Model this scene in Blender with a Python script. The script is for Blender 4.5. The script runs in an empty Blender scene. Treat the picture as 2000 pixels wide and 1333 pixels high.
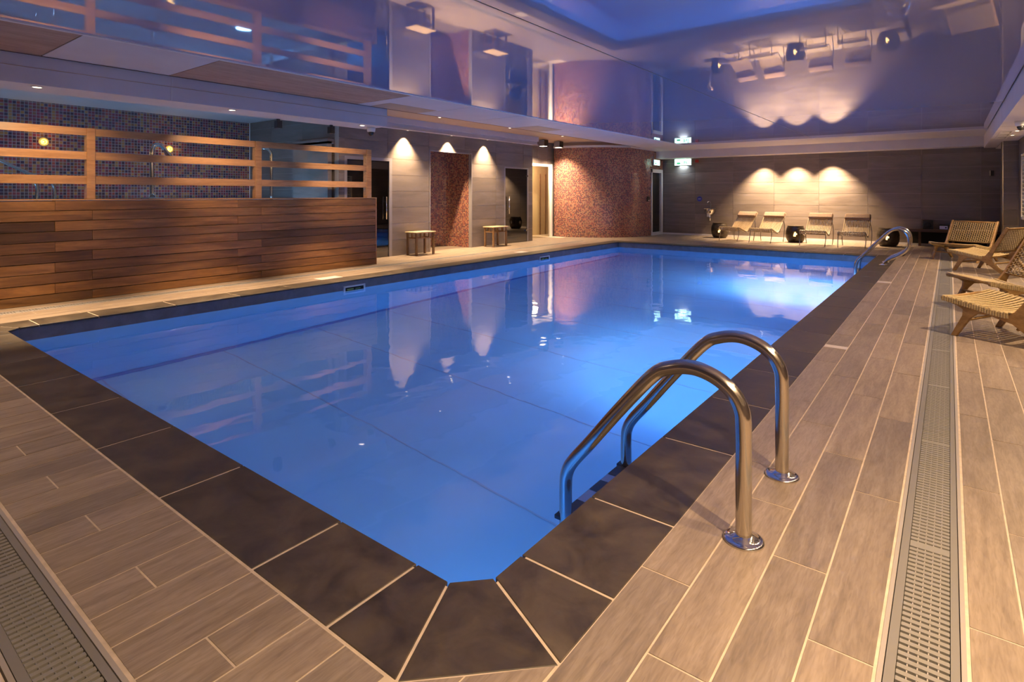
import bpy, bmesh, math, random
from mathutils import Vector, Matrix
random.seed(7)
PI = math.pi
sc = bpy.context.scene
COL = sc.collection

# ------------------------------------------------------------------ camera
CAM_H = 1.45
cam_d = bpy.data.cameras.new('camera')
cam_d.sensor_width = 36.0
cam_d.lens = 36.0 * 1114.6 / 2000.0
cam_d.shift_y = -(666.5 - 380.4) / 2000.0
cam_d.clip_start = 0.05
cam_d.clip_end = 200
cam = bpy.data.objects.new('camera', cam_d)
COL.objects.link(cam)
cam.location = (0, 0, CAM_H)
cam.rotation_euler = (PI / 2, 0, math.radians(37.476))
sc.camera = cam

# ------------------------------------------------------------------ world, exposure
w = bpy.data.worlds.new('world')
sc.world = w
w.use_nodes = True
w.node_tree.nodes['Background'].inputs[0].default_value = (0.25, 0.22, 0.35, 1)
w.node_tree.nodes['Background'].inputs[1].default_value = 0.05
sc.view_settings.view_transform = 'Standard'
sc.view_settings.look = 'None'
sc.view_settings.gamma = 1
sc.view_settings.exposure = 0.0
sc.view_settings.use_curve_mapping = False
cy = sc.cycles
cy.use_denoising = True
cy.max_bounces = 9
cy.diffuse_bounces = 4
cy.glossy_bounces = 5
cy.transmission_bounces = 6
cy.transparent_max_bounces = 8
cy.sample_clamp_indirect = 6
cy.blur_glossy = 0.6

WARM = (1.0, 0.68, 0.38)
WARM2 = (1.0, 0.72, 0.45)
P_WASH = 900      # wall washers on the grey wall
P_BACK = 1200      # washers above the loungers
P_TUB = 1100       # downlights in the beam over the tub rail
P_RIGHT = 85     # row over the woven chairs
P_NEAR = 100      # row over the near drain
P_POOL = 118     # underwater lamps
P_TUBW = 44     # lamp in the tub


def lamp(kind, name, loc, power, color, parent=None, size=0.05, spot=None, blend=0.6, target=None):
    d = bpy.data.lights.new(name, kind)
    d.energy = power
    d.color = color
    if kind == 'AREA':
        d.shape = 'DISK'
        d.size = size
    else:
        d.shadow_soft_size = size
    if kind == 'SPOT':
        d.spot_size = math.radians(spot)
        d.spot_blend = blend
    o = bpy.data.objects.new(name, d)
    COL.objects.link(o)
    if parent:
        o.parent = parent
        o.matrix_parent_inverse = Matrix.Identity(4)
        o.location = Vector(loc) - parent.location
    else:
        o.location = loc
    if target is not None:
        v = Vector(target) - Vector(loc)
        o.rotation_euler = v.to_track_quat('-Z', 'Y').to_euler()
    return o


# ------------------------------------------------------------------ materials
class NT:
    def __init__(s, name):
        s.m = bpy.data.materials.new(name)
        s.m.use_nodes = True
        s.t = s.m.node_tree
        s.b = s.t.nodes['Principled BSDF']
        s.out = s.t.nodes['Material Output']

    def n(s, typ, **kw):
        nd = s.t.nodes.new(typ)
        for k, v in kw.items():
            if k in nd.inputs:
                nd.inputs[k].default_value = v
            else:
                setattr(nd, k, v)
        return nd

    def l(s, a, b):
        s.t.links.new(a, b)

    def coords(s, scale=(1, 1, 1), kind='Object', rnd=0.0):
        tc = s.n('ShaderNodeTexCoord')
        mp = s.n('ShaderNodeMapping')
        mp.inputs['Scale'].default_value = scale
        s.l(tc.outputs[kind], mp.inputs['Vector'])
        if rnd:
            oi = s.n('ShaderNodeObjectInfo')
            mu = s.n('ShaderNodeMath', operation='MULTIPLY')
            mu.inputs[1].default_value = rnd
            s.l(oi.outputs['Random'], mu.inputs[0])
            cb = s.n('ShaderNodeCombineXYZ')
            for i in range(3):
                s.l(mu.outputs[0], cb.inputs[i])
            s.l(cb.outputs[0], mp.inputs['Location'])
        return mp.outputs['Vector']

    def ramp(s, fac, stops):
        r = s.n('ShaderNodeValToRGB')
        cr = r.color_ramp
        while len(cr.elements) < len(stops):
            cr.elements.new(0.5)
        for e, (p, c) in zip(cr.elements, stops):
            e.position = p
            e.color = (c[0], c[1], c[2], 1)
        s.l(fac, r.inputs[0])
        return r.outputs[0]

    def mixc(s, fac, a, b, mode='MIX'):
        m = s.n('ShaderNodeMix', data_type='RGBA', blend_type=mode)
        for i, x in ((0, fac), (6, a), (7, b)):
            if isinstance(x, (int, float)):
                m.inputs[i].default_value = x
            elif isinstance(x, tuple):
                m.inputs[i].default_value = (x[0], x[1], x[2], 1)
            else:
                s.l(x, m.inputs[i])
        return m.outputs[2]

    def bump(s, h, strength=0.3, dist=0.002):
        b = s.n('ShaderNodeBump')
        b.inputs['Strength'].default_value = strength
        b.inputs['Distance'].default_value = dist
        s.l(h, b.inputs['Height'])
        s.l(b.outputs[0], s.b.inputs['Normal'])


def plain(name, col, rough=0.5, metal=0.0, noise=0.0, nscale=8, spec=0.5, emit=None, es=1.0):
    k = NT(name)
    k.b.inputs['Base Color'].default_value = (*col, 1)
    k.b.inputs['Roughness'].default_value = rough
    k.b.inputs['Metallic'].default_value = metal
    k.b.inputs['Specular IOR Level'].default_value = spec
    if noise:
        v = k.coords((nscale,) * 3)
        n = k.n('ShaderNodeTexNoise')
        n.inputs['Scale'].default_value = 1.0
        n.inputs['Detail'].default_value = 4
        k.l(v, n.inputs['Vector'])
        c = k.ramp(n.outputs[0], [(0.3, tuple(x * (1 - noise) for x in col)), (0.7, tuple(min(1, x * (1 + noise)) for x in col))])
        k.l(c, k.b.inputs['Base Color'])
    if emit:
        k.b.inputs['Emission Color'].default_value = (*emit, 1)
        k.b.inputs['Emission Strength'].default_value = es
    return k.m


def wood(name, dark, mid, light, stretch=(1.2, 14, 14), rough=0.45, var=0.35, bump=0.15):
    """grain runs along the axis whose scale is smallest; per-piece tone from object random"""
    k = NT(name)
    v = k.coords(stretch, rnd=37.0)
    n = k.n('ShaderNodeTexNoise')
    n.inputs['Scale'].default_value = 1.4
    n.inputs['Detail'].default_value = 6
    n.inputs['Distortion'].default_value = 1.2
    k.l(v, n.inputs['Vector'])
    c = k.ramp(n.outputs[0], [(0.25, dark), (0.5, mid), (0.75, light)])
    oi = k.n('ShaderNodeObjectInfo')
    lo = 1 - var
    v2 = k.coords(tuple(q * 7 for q in stretch), rnd=91.0)
    nf = k.n('ShaderNodeTexNoise')
    nf.inputs['Scale'].default_value = 1.6
    nf.inputs['Detail'].default_value = 5
    nf.inputs['Distortion'].default_value = 0.8
    k.l(v2, nf.inputs['Vector'])
    c = k.mixc(1.0, c, k.ramp(nf.outputs[0], [(0.3, (.80, .79, .77)), (0.62, (1.06, 1.06, 1.06))]), 'MULTIPLY')
    c2 = k.ramp(oi.outputs['Random'], [(0.0, (lo, lo, lo)), (0.5, (1, 0.98, 0.94)), (1.0, (1 + var * .4, 1 + var * .3, 1 + var * .1))])
    c = k.mixc(1.0, c, c2, 'MULTIPLY')
    k.l(c, k.b.inputs['Base Color'])
    k.b.inputs['Roughness'].default_value = rough
    k.bump(n.outputs[0], bump, 0.002)
    return k.m


def stone(name, a, b, stretch=(3, 3, 3), rough=0.35, var=0.12, fine=30, bump=0.1, rr=None):
    k = NT(name)
    v = k.coords(stretch, rnd=53.0)
    n = k.n('ShaderNodeTexNoise')
    n.inputs['Scale'].default_value = 1.0
    n.inputs['Detail'].default_value = 8
    n.inputs['Roughness'].default_value = 0.65
    n.inputs['Distortion'].default_value = 0.5
    k.l(v, n.inputs['Vector'])
    c = k.ramp(n.outputs[0], [(0.32, a), (0.68, b)])
    oi = k.n('ShaderNodeObjectInfo')
    c2 = k.ramp(oi.outputs['Random'], [(0, (1 - var,) * 3), (1, (1 + var * .5,) * 3)])
    c = k.mixc(1.0, c, c2, 'MULTIPLY')
    k.l(c, k.b.inputs['Base Color'])
    k.b.inputs['Roughness'].default_value = rough
    if rr:
        r = k.n('ShaderNodeMapRange')
        r.inputs[3].default_value = rr[0]
        r.inputs[4].default_value = rr[1]
        k.l(n.outputs[0], r.inputs[0])
        k.l(r.outputs[0], k.b.inputs['Roughness'])
    k.bump(n.outputs[0], bump, 0.002)
    return k.m


def mosaic(name, size, cols, grout, rough=0.18, tilt=0.10, gap=0.13):
    """small glass mosaic laid by the mesh UV in metres"""
    k = NT(name)
    uv = k.n('ShaderNodeUVMap')
    sc_ = k.n('ShaderNodeVectorMath', operation='SCALE')
    sc_.inputs['Scale'].default_value = 1.0 / size
    k.l(uv.outputs[0], sc_.inputs[0])
    fl = k.n('ShaderNodeVectorMath', operation='FLOOR')
    k.l(sc_.outputs[0], fl.inputs[0])
    fr = k.n('ShaderNodeVectorMath', operation='FRACTION')
    k.l(sc_.outputs[0], fr.inputs[0])
    wn = k.n('ShaderNodeTexWhiteNoise', noise_dimensions='2D')
    k.l(fl.outputs[0], wn.inputs['Vector'])
    c = k.ramp(wn.outputs['Value'], [(i / len(cols), x) for i, x in enumerate(cols)])
    k.t.nodes[c.node.name].color_ramp.interpolation = 'CONSTANT'
    sep = k.n('ShaderNodeSeparateXYZ')
    k.l(fr.outputs[0], sep.inputs[0])
    ms = []
    for i in range(2):
        a = k.n('ShaderNodeMath', operation='SUBTRACT')
        k.l(sep.outputs[i], a.inputs[0])
        a.inputs[1].default_value = 0.5
        b = k.n('ShaderNodeMath', operation='ABSOLUTE')
        k.l(a.outputs[0], b.inputs[0])
        g = k.n('ShaderNodeMath', operation='LESS_THAN')
        k.l(b.outputs[0], g.inputs[0])
        g.inputs[1].default_value = 0.5 - gap / 2
        ms.append(g.outputs[0])
    mm = k.n('ShaderNodeMath', operation='MULTIPLY')
    k.l(ms[0], mm.inputs[0])
    k.l(ms[1], mm.inputs[1])
    col = k.mixc(mm.outputs[0], grout, c)
    k.l(col, k.b.inputs['Base Color'])
    rr = k.n('ShaderNodeMapRange')
    rr.inputs[3].default_value = 0.8
    rr.inputs[4].default_value = rough
    k.l(mm.outputs[0], rr.inputs[0])
    k.l(rr.outputs[0], k.b.inputs['Roughness'])
    k.b.inputs['IOR'].default_value = 1.7
    geo = k.n('ShaderNodeNewGeometry')
    off = k.n('ShaderNodeVectorMath', operation='SUBTRACT')
    k.l(wn.outputs['Color'], off.inputs[0])
    off.inputs[1].default_value = (0.5, 0.5, 0.5)
    ofs = k.n('ShaderNodeVectorMath', operation='SCALE')
    k.l(off.outputs[0], ofs.inputs[0])
    ofs.inputs['Scale'].default_value = tilt
    ad = k.n('ShaderNodeVectorMath', operation='ADD')
    k.l(geo.outputs['Normal'], ad.inputs[0])
    k.l(ofs.outputs[0], ad.inputs[1])
    nm = k.n('ShaderNodeVectorMath', operation='NORMALIZE')
    k.l(ad.outputs[0], nm.inputs[0])
    bp = k.n('ShaderNodeBump')
    bp.inputs['Strength'].default_value = 0.5
    bp.inputs['Distance'].default_value = 0.002
    k.l(mm.outputs[0], bp.inputs['Height'])
    k.l(nm.outputs[0], bp.inputs['Normal'])
    k.l(bp.outputs[0], k.b.inputs['Normal'])
    return k.m


M = {}
M['plank'] = wood('porcelain_plank', (0.20, 0.158, 0.128), (0.28, 0.224, 0.182), (0.345, 0.280, 0.230), (9, 1.1, 9), 0.42, 0.2, 0.12)
M['grout'] = plain('grout', (0.56, 0.46, 0.365), 0.8, noise=0.12, nscale=20)
M['coping'] = stone('coping_tile', (0.028, 0.021, 0.0155), (0.092, 0.070, 0.051), (5, 5, 5), 0.45, 0.15, bump=0.08, rr=(0.40, 0.65))
M['wall_tile'] = stone('wall_tile', (0.155, 0.128, 0.115), (0.235, 0.20, 0.185), (0.8, 0.8, 5), 0.3, 0.14, bump=0.04, rr=(0.22, 0.4))
M['wall_grout'] = plain('wall_grout', (0.42, 0.37, 0.33), 0.7)
M['white'] = plain('white_paint', (0.62, 0.58, 0.60), 0.6, noise=0.04, nscale=2)
M['white_trim'] = plain('white_trim', (0.75, 0.73, 0.72), 0.4)
M['ply'] = wood('ceiling_board', (0.33, 0.20, 0.15), (0.42, 0.27, 0.20), (0.50, 0.34, 0.26), (9, 0.8, 9), 0.7, 0.15, 0.02)
M['beige'] = plain('beige_ceiling', (0.50, 0.36, 0.26), 0.7, noise=0.08, nscale=1.5)
M['red_brown'] = plain('slot_dark_red', (0.10, 0.035, 0.03), 0.8)
M['tubwood'] = wood('tub_cladding', (0.085, 0.038, 0.014), (0.17, 0.082, 0.030), (0.25, 0.128, 0.050), (9, 0.7, 9), 0.33, 0.62, 0.15)
M['railwood'] = wood('rail_wood', (0.26, 0.125, 0.05), (0.38, 0.20, 0.09), (0.46, 0.26, 0.12), (10, 0.9, 10), 0.35, 0.2, 0.12)
M['teak'] = wood('teak_frame', (0.24, 0.135, 0.045), (0.35, 0.21, 0.08), (0.42, 0.27, 0.11), (3, 3, 9), 0.4, 0.15, 0.1)
M['benchwood'] = wood('bench_wood', (0.14, 0.075, 0.03), (0.24, 0.14, 0.065), (0.32, 0.20, 0.10), (4, 4, 1), 0.45, 0.2, 0.1)
M['benchtop'] = wood('bench_top', (0.33, 0.24, 0.14), (0.44, 0.34, 0.22), (0.52, 0.41, 0.28), (9, 1.5, 9), 0.5, 0.1, 0.05)
M['cord'] = plain('woven_cord', (0.47, 0.36, 0.19), 0.75, noise=0.2, nscale=60)
M['slat'] = wood('lounger_slat', (0.40, 0.29, 0.16), (0.52, 0.39, 0.23), (0.60, 0.47, 0.30), (9, 1.5, 1.5), 0.5, 0.1, 0.05)
M['cushion'] = plain('brown_cushion', (0.30, 0.20, 0.14), 0.85, noise=0.15, nscale=30)
M['steel'] = plain('brushed_steel', (0.62, 0.58, 0.54), 0.16, 1.0)
M['chrome'] = plain('chrome', (0.8, 0.8, 0.8), 0.08, 1.0)
M['rod'] = plain('steel_rod', (0.35, 0.33, 0.30), 0.3, 1.0)
M['black'] = plain('black_plastic', (0.012, 0.012, 0.014), 0.4)
M['darkrub'] = plain('dark_rubber', (0.02, 0.025, 0.035), 0.7)
M['grate'] = plain('grey_grating', (0.23, 0.22, 0.21), 0.5, noise=0.08, nscale=10)
M['grate_frame'] = plain('drain_frame', (0.20, 0.19, 0.185), 0.45)
M['edge_strip'] = plain('light_edge_strip', (0.34, 0.31, 0.30), 0.5)
M['void'] = plain('drain_void', (0.015, 0.014, 0.013), 0.9)
M['band'] = stone('waterline_tile', (0.12, 0.115, 0.125), (0.19, 0.18, 0.20), (4, 4, 4), 0.3, 0.05)
M['liner'] = plain('pool_liner', (0.28, 0.51, 0.74), 0.7, noise=0.05, nscale=1.2)
M['edgeblue'] = plain('blue_edge_strip', (0.12, 0.24, 0.55), 0.6)
M['seam'] = plain('liner_seam', (0.30, 0.40, 0.58), 0.7)
M['tubliner'] = plain('tub_liner', (0.55, 0.72, 0.80), 0.7)
M['mosred'] = mosaic('red_mosaic', 0.036, [(0.32, 0.075, 0.045), (0.42, 0.14, 0.08), (0.13, 0.030, 0.035), (0.32, 0.14, 0.07), (0.20, 0.040, 0.045), (0.40, 0.20, 0.10), (0.09, 0.025, 0.04)], (0.38, 0.28, 0.245), rough=0.12, tilt=0.15)
M['mospurple'] = mosaic('purple_mosaic', 0.060, [(0.16, 0.028, 0.045), (0.045, 0.016, 0.04), (0.30, 0.045, 0.03), (0.20, 0.07, 0.03), (0.07, 0.02, 0.03), (0.40, 0.17, 0.05), (0.24, 0.03, 0.05)], (0.34, 0.30, 0.30), rough=0.15, tilt=0.10, gap=0.16)
M['wingloss'] = plain('shutter_slat', (0.80, 0.74, 0.62), 0.35)
M['doorframe'] = plain('grey_door_frame', (0.33, 0.31, 0.33), 0.35, 0.2)
M['beigedoor'] = plain('beige_interior', (0.55, 0.42, 0.24), 0.7)
M['olive'] = plain('olive_interior', (0.30, 0.26, 0.07), 0.7)
M['gold'] = plain('gold_ring', (0.85, 0.55, 0.12), 0.3, 1.0, emit=(1.0, 0.62, 0.12), es=0.7)
M['barrel'] = plain('bronze_drum', (0.055, 0.042, 0.03), 0.35, 0.4, noise=0.3, nscale=12)
M['candle'] = plain('candle_glow', (1, 0.7, 0.3), 0.5, emit=(1.0, 0.55, 0.18), es=5)  # emission stands in for lit wall behind the drum cut-outs
M['lens'] = plain('lamp_lens', (1, 0.9, 0.8), 0.4, emit=(1.0, 0.80, 0.52), es=14)
M['poollens'] = plain('underwater_lens', (0.6, 0.8, 1), 0.4, emit=(0.35, 0.6, 1.0), es=12)
M['sign'] = plain('exit_sign_face', (0.8, 1, 0.9), 0.4, emit=(0.60, 1.0, 0.80), es=3.0)
M['signgreen'] = plain('exit_sign_green', (0.02, 0.35, 0.15), 0.4, emit=(0.05, 0.55, 0.25), es=1.0)
M['blue'] = plain('blue_sign', (0.01, 0.03, 0.35), 0.4)
M['signwhite'] = plain('sign_white', (0.8, 0.8, 0.85), 0.5)
M['red'] = plain('red_plastic', (0.40, 0.02, 0.02), 0.4)
M['marker'] = plain('pale_marker_tile', (0.62, 0.55, 0.52), 0.4, noise=0.06, nscale=30)
M['float'] = plain('green_float', (0.30, 0.42, 0.10), 0.5)
M['dome'] = plain('smoked_dome', (0.02, 0.02, 0.025), 0.08)
M['darkwood'] = wood('dark_shelf_wood', (0.07, 0.035, 0.018), (0.11, 0.055, 0.028), (0.15, 0.08, 0.04), (1, 9, 9), 0.4, 0.1, 0.05)


def mirror_ceiling():
    k = NT('stretch_ceiling')
    d = k.n('ShaderNodeBsdfDiffuse')
    d.inputs[0].default_value = (0.44, 0.455, 0.68, 1)
    g = k.n('ShaderNodeBsdfGlossy')
    g.inputs[0].default_value = (0.85, 0.86, 0.95, 1)
    g.inputs['Roughness'].default_value = 0.025
    lw = k.n('ShaderNodeFresnel')
    lw.inputs[0].default_value = 1.75
    mr = k.n('ShaderNodeMapRange')
    mr.inputs[3].default_value = 0.24
    mr.inputs[4].default_value = 1.0
    k.l(lw.outputs[0], mr.inputs[0])
    mx = k.n('ShaderNodeMixShader')
    k.l(mr.outputs[0], mx.inputs[0])
    k.l(d.outputs[0], mx.inputs[1])
    k.l(g.outputs[0], mx.inputs[2])
    k.l(mx.outputs[0], k.out.inputs[0])
    # faint slow waviness of the membrane
    v = k.coords((0.4, 0.4, 0.4))
    n = k.n('ShaderNodeTexNoise')
    n.inputs['Scale'].default_value = 1.0
    k.l(v, n.inputs['Vector'])
    b = k.n('ShaderNodeBump')
    b.inputs['Strength'].default_value = 0.12
    b.inputs['Distance'].default_value = 0.003
    k.l(n.outputs[0], b.inputs['Height'])
    k.l(b.outputs[0], g.inputs['Normal'])
    return k.m


M['mirror'] = mirror_ceiling()


def water_mat(name, wave, dist):
    k = NT(name)
    k.t.nodes.remove(k.b)
    g = k.n('ShaderNodeBsdfGlass')
    g.inputs['IOR'].default_value = 1.333
    g.inputs['Roughness'].default_value = 0.03
    g.inputs['Color'].default_value = (0.97, 0.985, 1, 1)
    k.l(g.outputs[0], k.out.inputs[0])
    v = k.coords((wave, wave, wave))
    n = k.n('ShaderNodeTexNoise')
    n.inputs['Scale'].default_value = 1.0
    n.inputs['Detail'].default_value = 2
    k.l(v, n.inputs['Vector'])
    b = k.n('ShaderNodeBump')
    b.inputs['Strength'].default_value = 0.3
    b.inputs['Distance'].default_value = dist
    k.l(n.outputs[0], b.inputs['Height'])
    k.l(b.outputs[0], g.inputs['Normal'])
    return k.m


M['water'] = water_mat('pool_water', 2.2, 0.012)
M['tubwater'] = water_mat('tub_water', 6.0, 0.01)


def glass_mat(name, tint, base=0.12):
    k = NT(name)
    k.t.nodes.remove(k.b)
    t = k.n('ShaderNodeBsdfTransparent')
    t.inputs[0].default_value = (*tint, 1)
    g = k.n('ShaderNodeBsdfGlossy')
    g.inputs['Roughness'].default_value = 0.0
    g.inputs[0].default_value = (0.9, 0.9, 0.9, 1)
    f = k.n('ShaderNodeLayerWeight')
    f.inputs[0].default_value = 0.5
    pw = k.n('ShaderNodeMath', operation='POWER')
    pw.inputs[1].default_value = 4.0
    k.l(f.outputs['Facing'], pw.inputs[0])
    mr = k.n('ShaderNodeMapRange')
    mr.inputs[3].default_value = base
    mr.inputs[4].default_value = 1.0
    k.l(pw.outputs[0], mr.inputs[0])
    m = k.n('ShaderNodeMixShader')
    k.l(mr.outputs[0], m.inputs[0])
    k.l(t.outputs[0], m.inputs[1])
    k.l(g.outputs[0], m.inputs[2])
    k.l(m.outputs[0], k.out.inputs[0])
    return k.m


M['darkglass'] = glass_mat('smoked_glass', (0.28, 0.26, 0.24), 0.16)
M['clearglass'] = glass_mat('clear_glass', (0.92, 0.92, 0.88), 0.03)


# ------------------------------------------------------------------ mesh helpers
class MB:
    def __init__(s):
        s.v, s.f, s.uv = [], [], None

    def box(s, x0, x1, y0, y1, z0, z1):
        b = len(s.v)
        s.v += [(x, y, z) for z in (z0, z1) for y in (y0, y1) for x in (x0, x1)]
        s.f += [tuple(b + i for i in q) for q in ((0, 2, 3, 1), (4, 5, 7, 6), (0, 1, 5, 4), (2, 6, 7, 3), (0, 4, 6, 2), (1, 3, 7, 5))]
        return s

    def prism(s, pts, z0, z1):
        b = len(s.v)
        n = len(pts)
        s.v += [(x, y, z0) for x, y in pts] + [(x, y, z1) for x, y in pts]
        s.f += [tuple(b + n - 1 - i for i in range(n)), tuple(b + n + i for i in range(n))]
        s.f += [(b + i, b + (i + 1) % n, b + n + (i + 1) % n, b + n + i) for i in range(n)]
        return s

    def extrude(s, pts, off):
        """closed 3-D outline extruded by a vector"""
        b = len(s.v)
        n = len(pts)
        o = Vector(off)
        s.v += [tuple(p) for p in pts] + [tuple(Vector(p) + o) for p in pts]
        s.f += [tuple(b + n - 1 - i for i in range(n)), tuple(b + n + i for i in range(n))]
        s.f += [(b + i, b + (i + 1) % n, b + n + (i + 1) % n, b + n + i) for i in range(n)]
        return s

    def tube(s, pts, r, n=10, cap=True, flat=None):
        pts = [Vector(p) for p in pts]
        b = len(s.v)
        up = None
        for i, p in enumerate(pts):
            t = (pts[min(i + 1, len(pts) - 1)] - pts[max(i - 1, 0)]).normalized()
            if up is None:
                up = Vector((0, 0, 1)) if abs(t.z) < 0.9 else Vector((0, 1, 0))
            a = t.cross(up).normalized()
            up = a.cross(t).normalized()
            rr = r[i] if isinstance(r, (list, tuple)) else r
            rb = rr * (flat or 1)
            for k in range(n):
                q = 2 * PI * k / n
                s.v.append(tuple(p + a * math.cos(q) * rr + up * math.sin(q) * rb))
        for i in range(len(pts) - 1):
            for k in range(n):
                k2 = (k + 1) % n
                s.f.append((b + i * n + k, b + i * n + k2, b + (i + 1) * n + k2, b + (i + 1) * n + k))
        if cap:
            s.f.append(tuple(b + n - 1 - k for k in range(n)))
            s.f.append(tuple(b + (len(pts) - 1) * n + k for k in range(n)))
        return s

    def lathe(s, prof, c=(0, 0, 0), n=24, cap=True):
        b = len(s.v)
        for r, z in prof:
            for k in range(n):
                q = 2 * PI * k / n
                s.v.append((c[0] + r * math.cos(q), c[1] + r * math.sin(q), c[2] + z))
        for i in range(len(prof) - 1):
            for k in range(n):
                k2 = (k + 1) % n
                s.f.append((b + i * n + k, b + i * n + k2, b + (i + 1) * n + k2, b + (i + 1) * n + k))
        if cap:
            s.f.append(tuple(b + n - 1 - k for k in range(n)))
            s.f.append(tuple(b + (len(prof) - 1) * n + k for k in range(n)))
        return s

    def quad(s, *p):
        b = len(s.v)
        s.v += [tuple(q) for q in p]
        s.f.append(tuple(range(b, b + len(p))))
        return s

    def mesh(s, name, mat, smooth=False, uvs=None):
        me = bpy.data.meshes.new(name)
        me.from_pydata(s.v, [], s.f)
        if uvs:
            l = me.uv_layers.new(name='UVMap')
            for lp in me.loops:
                l.data[lp.index].uv = uvs[lp.vertex_index]
        me.materials.append(mat)
        if smooth:
            me.polygons.foreach_set('use_smooth', [True] * len(me.polygons))
        me.update()
        return me

    def build(s, name, mat, parent=None, smooth=False, bevel=0, uvs=None, seg=1):
        return obj(name, s.mesh(name, mat, smooth, uvs), parent, bevel, seg)


def obj(name, me, parent=None, bevel=0, seg=1):
    o = bpy.data.objects.new(name, me)
    COL.objects.link(o)
    if parent is not None:
        o.parent = parent
    if bevel:
        b = o.modifiers.new('bevel', 'BEVEL')
        b.width = bevel
        b.segments = seg
        b.limit_method = 'ANGLE'
    return o


def tag(o, label=None, cat=None, group=None, kind=None):
    if label:
        o['label'] = label
    if cat:
        o['category'] = cat
    if group:
        o['group'] = group
    if kind:
        o['kind'] = kind
    return o


def thing(name, label, cat, loc=(0, 0, 0), rz=0, group=None):
    o = bpy.data.objects.new(name, None)
    o.empty_display_size = 0.1
    COL.objects.link(o)
    o.location = loc
    o.rotation_euler = (0, 0, rz)
    return tag(o, label, cat, group)


def dup(root, loc, rz, label, group=None):
    r = root.copy()
    COL.objects.link(r)
    r.location = loc
    r.rotation_euler = (0, 0, rz)
    r['label'] = label
    if group:
        r['group'] = group
    for ch in list(root.children):
        c = ch.copy()
        COL.objects.link(c)
        c.parent = r
        for g in ch.children:
            d = g.copy()
            COL.objects.link(d)
            d.parent = c
    return r


def sub_rect(r, holes):
    out = [r]
    for h in holes:
        nx = []
        for (a0, a1, b0, b1) in out:
            if h[1] <= a0 or h[0] >= a1 or h[3] <= b0 or h[2] >= b1:
                nx.append((a0, a1, b0, b1))
                continue
            if h[0] > a0:
                nx.append((a0, h[0], b0, b1))
            if h[1] < a1:
                nx.append((h[1], a1, b0, b1))
            m0, m1 = max(a0, h[0]), min(a1, h[1])
            if h[2] > b0:
                nx.append((m0, m1, b0, h[2]))
            if h[3] < b1:
                nx.append((m0, m1, h[3], b1))
        out = nx
    return [q for q in out if q[1] - q[0] > 0.012 and q[3] - q[2] > 0.012]


def wall(name, axis, at, nrm, a0, a1, z0, z1, holes=(), tile=None, thick=0.12, mat='wall_grout', tmat='wall_tile', gap=0.006):
    """axis 'x': plane x=at, runs along y; axis 'y': plane y=at, runs along x. nrm = +-1 side the tiles face"""
    def bx(mb, r, d0, d1):
        lo, hi = sorted((at + nrm * d0, at + nrm * d1))
        if axis == 'x':
            mb.box(lo, hi, r[0], r[1], r[2], r[3])
        else:
            mb.box(r[0], r[1], lo, hi, r[2], r[3])
    mb = MB()
    for r in sub_rect((a0, a1, z0, z1), holes):
        bx(mb, r, -thick - 0.012, -0.012 if tile else 0)
    wl = mb.build(name, M[mat])
    tag(wl, kind='structure')
    if tile:
        pa, pz, off, zo, stag = tile
        k0 = math.floor((a0 - off) / pa) - 1
        r0 = math.floor((z0 - zo) / pz)
        rows = int((z1 - z0) / pz) + 3
        for j in range(r0, r0 + rows):
            o2 = off + (stag if j % 2 else 0)
            for i in range(k0, k0 + int((a1 - a0) / pa) + 4):
                ra0, ra1 = max(a0, o2 + i * pa + gap / 2), min(a1, o2 + (i + 1) * pa - gap / 2)
                rz0, rz1 = max(z0, zo + j * pz + gap / 2), min(z1, zo + (j + 1) * pz - gap / 2)
                if ra1 - ra0 < 0.02 or rz1 - rz0 < 0.02:
                    continue
                for r in sub_rect((ra0, ra1, rz0, rz1), holes):
                    t = MB()
                    bx(t, r, -0.012, random.uniform(0, 0.0008))
                    t.build('tile', M[tmat], wl)
    return wl


# ------------------------------------------------------------------ key planes
PX0, PX1, PY0, PY1 = -8.04, -1.365, 1.55, 15.85      # pool opening
WZ = -0.16                                           # water level
CW = 0.41                                            # coping width
FZ = -2.25                                           # pool floor
WX = -10.4                                           # grey left wall
BY = 20.1                                            # back wall
RX = 1.25                                            # right wall
ZC = 3.0                                             # stretch ceiling
TX = -9.5                                            # tub front
ZT = 1.385                                           # tub top

# ================================================================== ROOM SHELL
# ---- floor slab round the pool (grout coloured bed), tiles are parts
fl = MB()
ox0, ox1, oy0, oy1 = PX0 - CW, PX1 + CW, PY0 - CW, PY1 + CW
drains = [(-0.176, 0.043, 0.25, 19.6), (-9.13, -8.93 + 0.0, 0.25, 15.6)]
DN = (-9.13, -0.176, 0.43, 0.655)
for r in sub_rect((-12.6, RX + .3, -1.4, BY + .3), [(ox0, ox1, oy0, oy1), (-0.176, 0.043, 0.43, 19.0), (-9.25, -9.05, 0.43, 15.6), DN]):
    fl.box(r[0], r[1], r[2], r[3], -0.30, -0.0018)
# void below the drains
fl.box(-0.176, 0.043, 0.43, 19.0, -0.30, -0.06)
fl.box(-9.25, -9.05, 0.43, 15.6, -0.30, -0.06)
fl.box(-9.13, -0.176, 0.43, 0.655, -0.30, -0.06)
floor = tag(fl.build('floor', M['grout']), kind='structure')

G = 0.0078
stuff = MB()
n_pl = [0]


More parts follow.
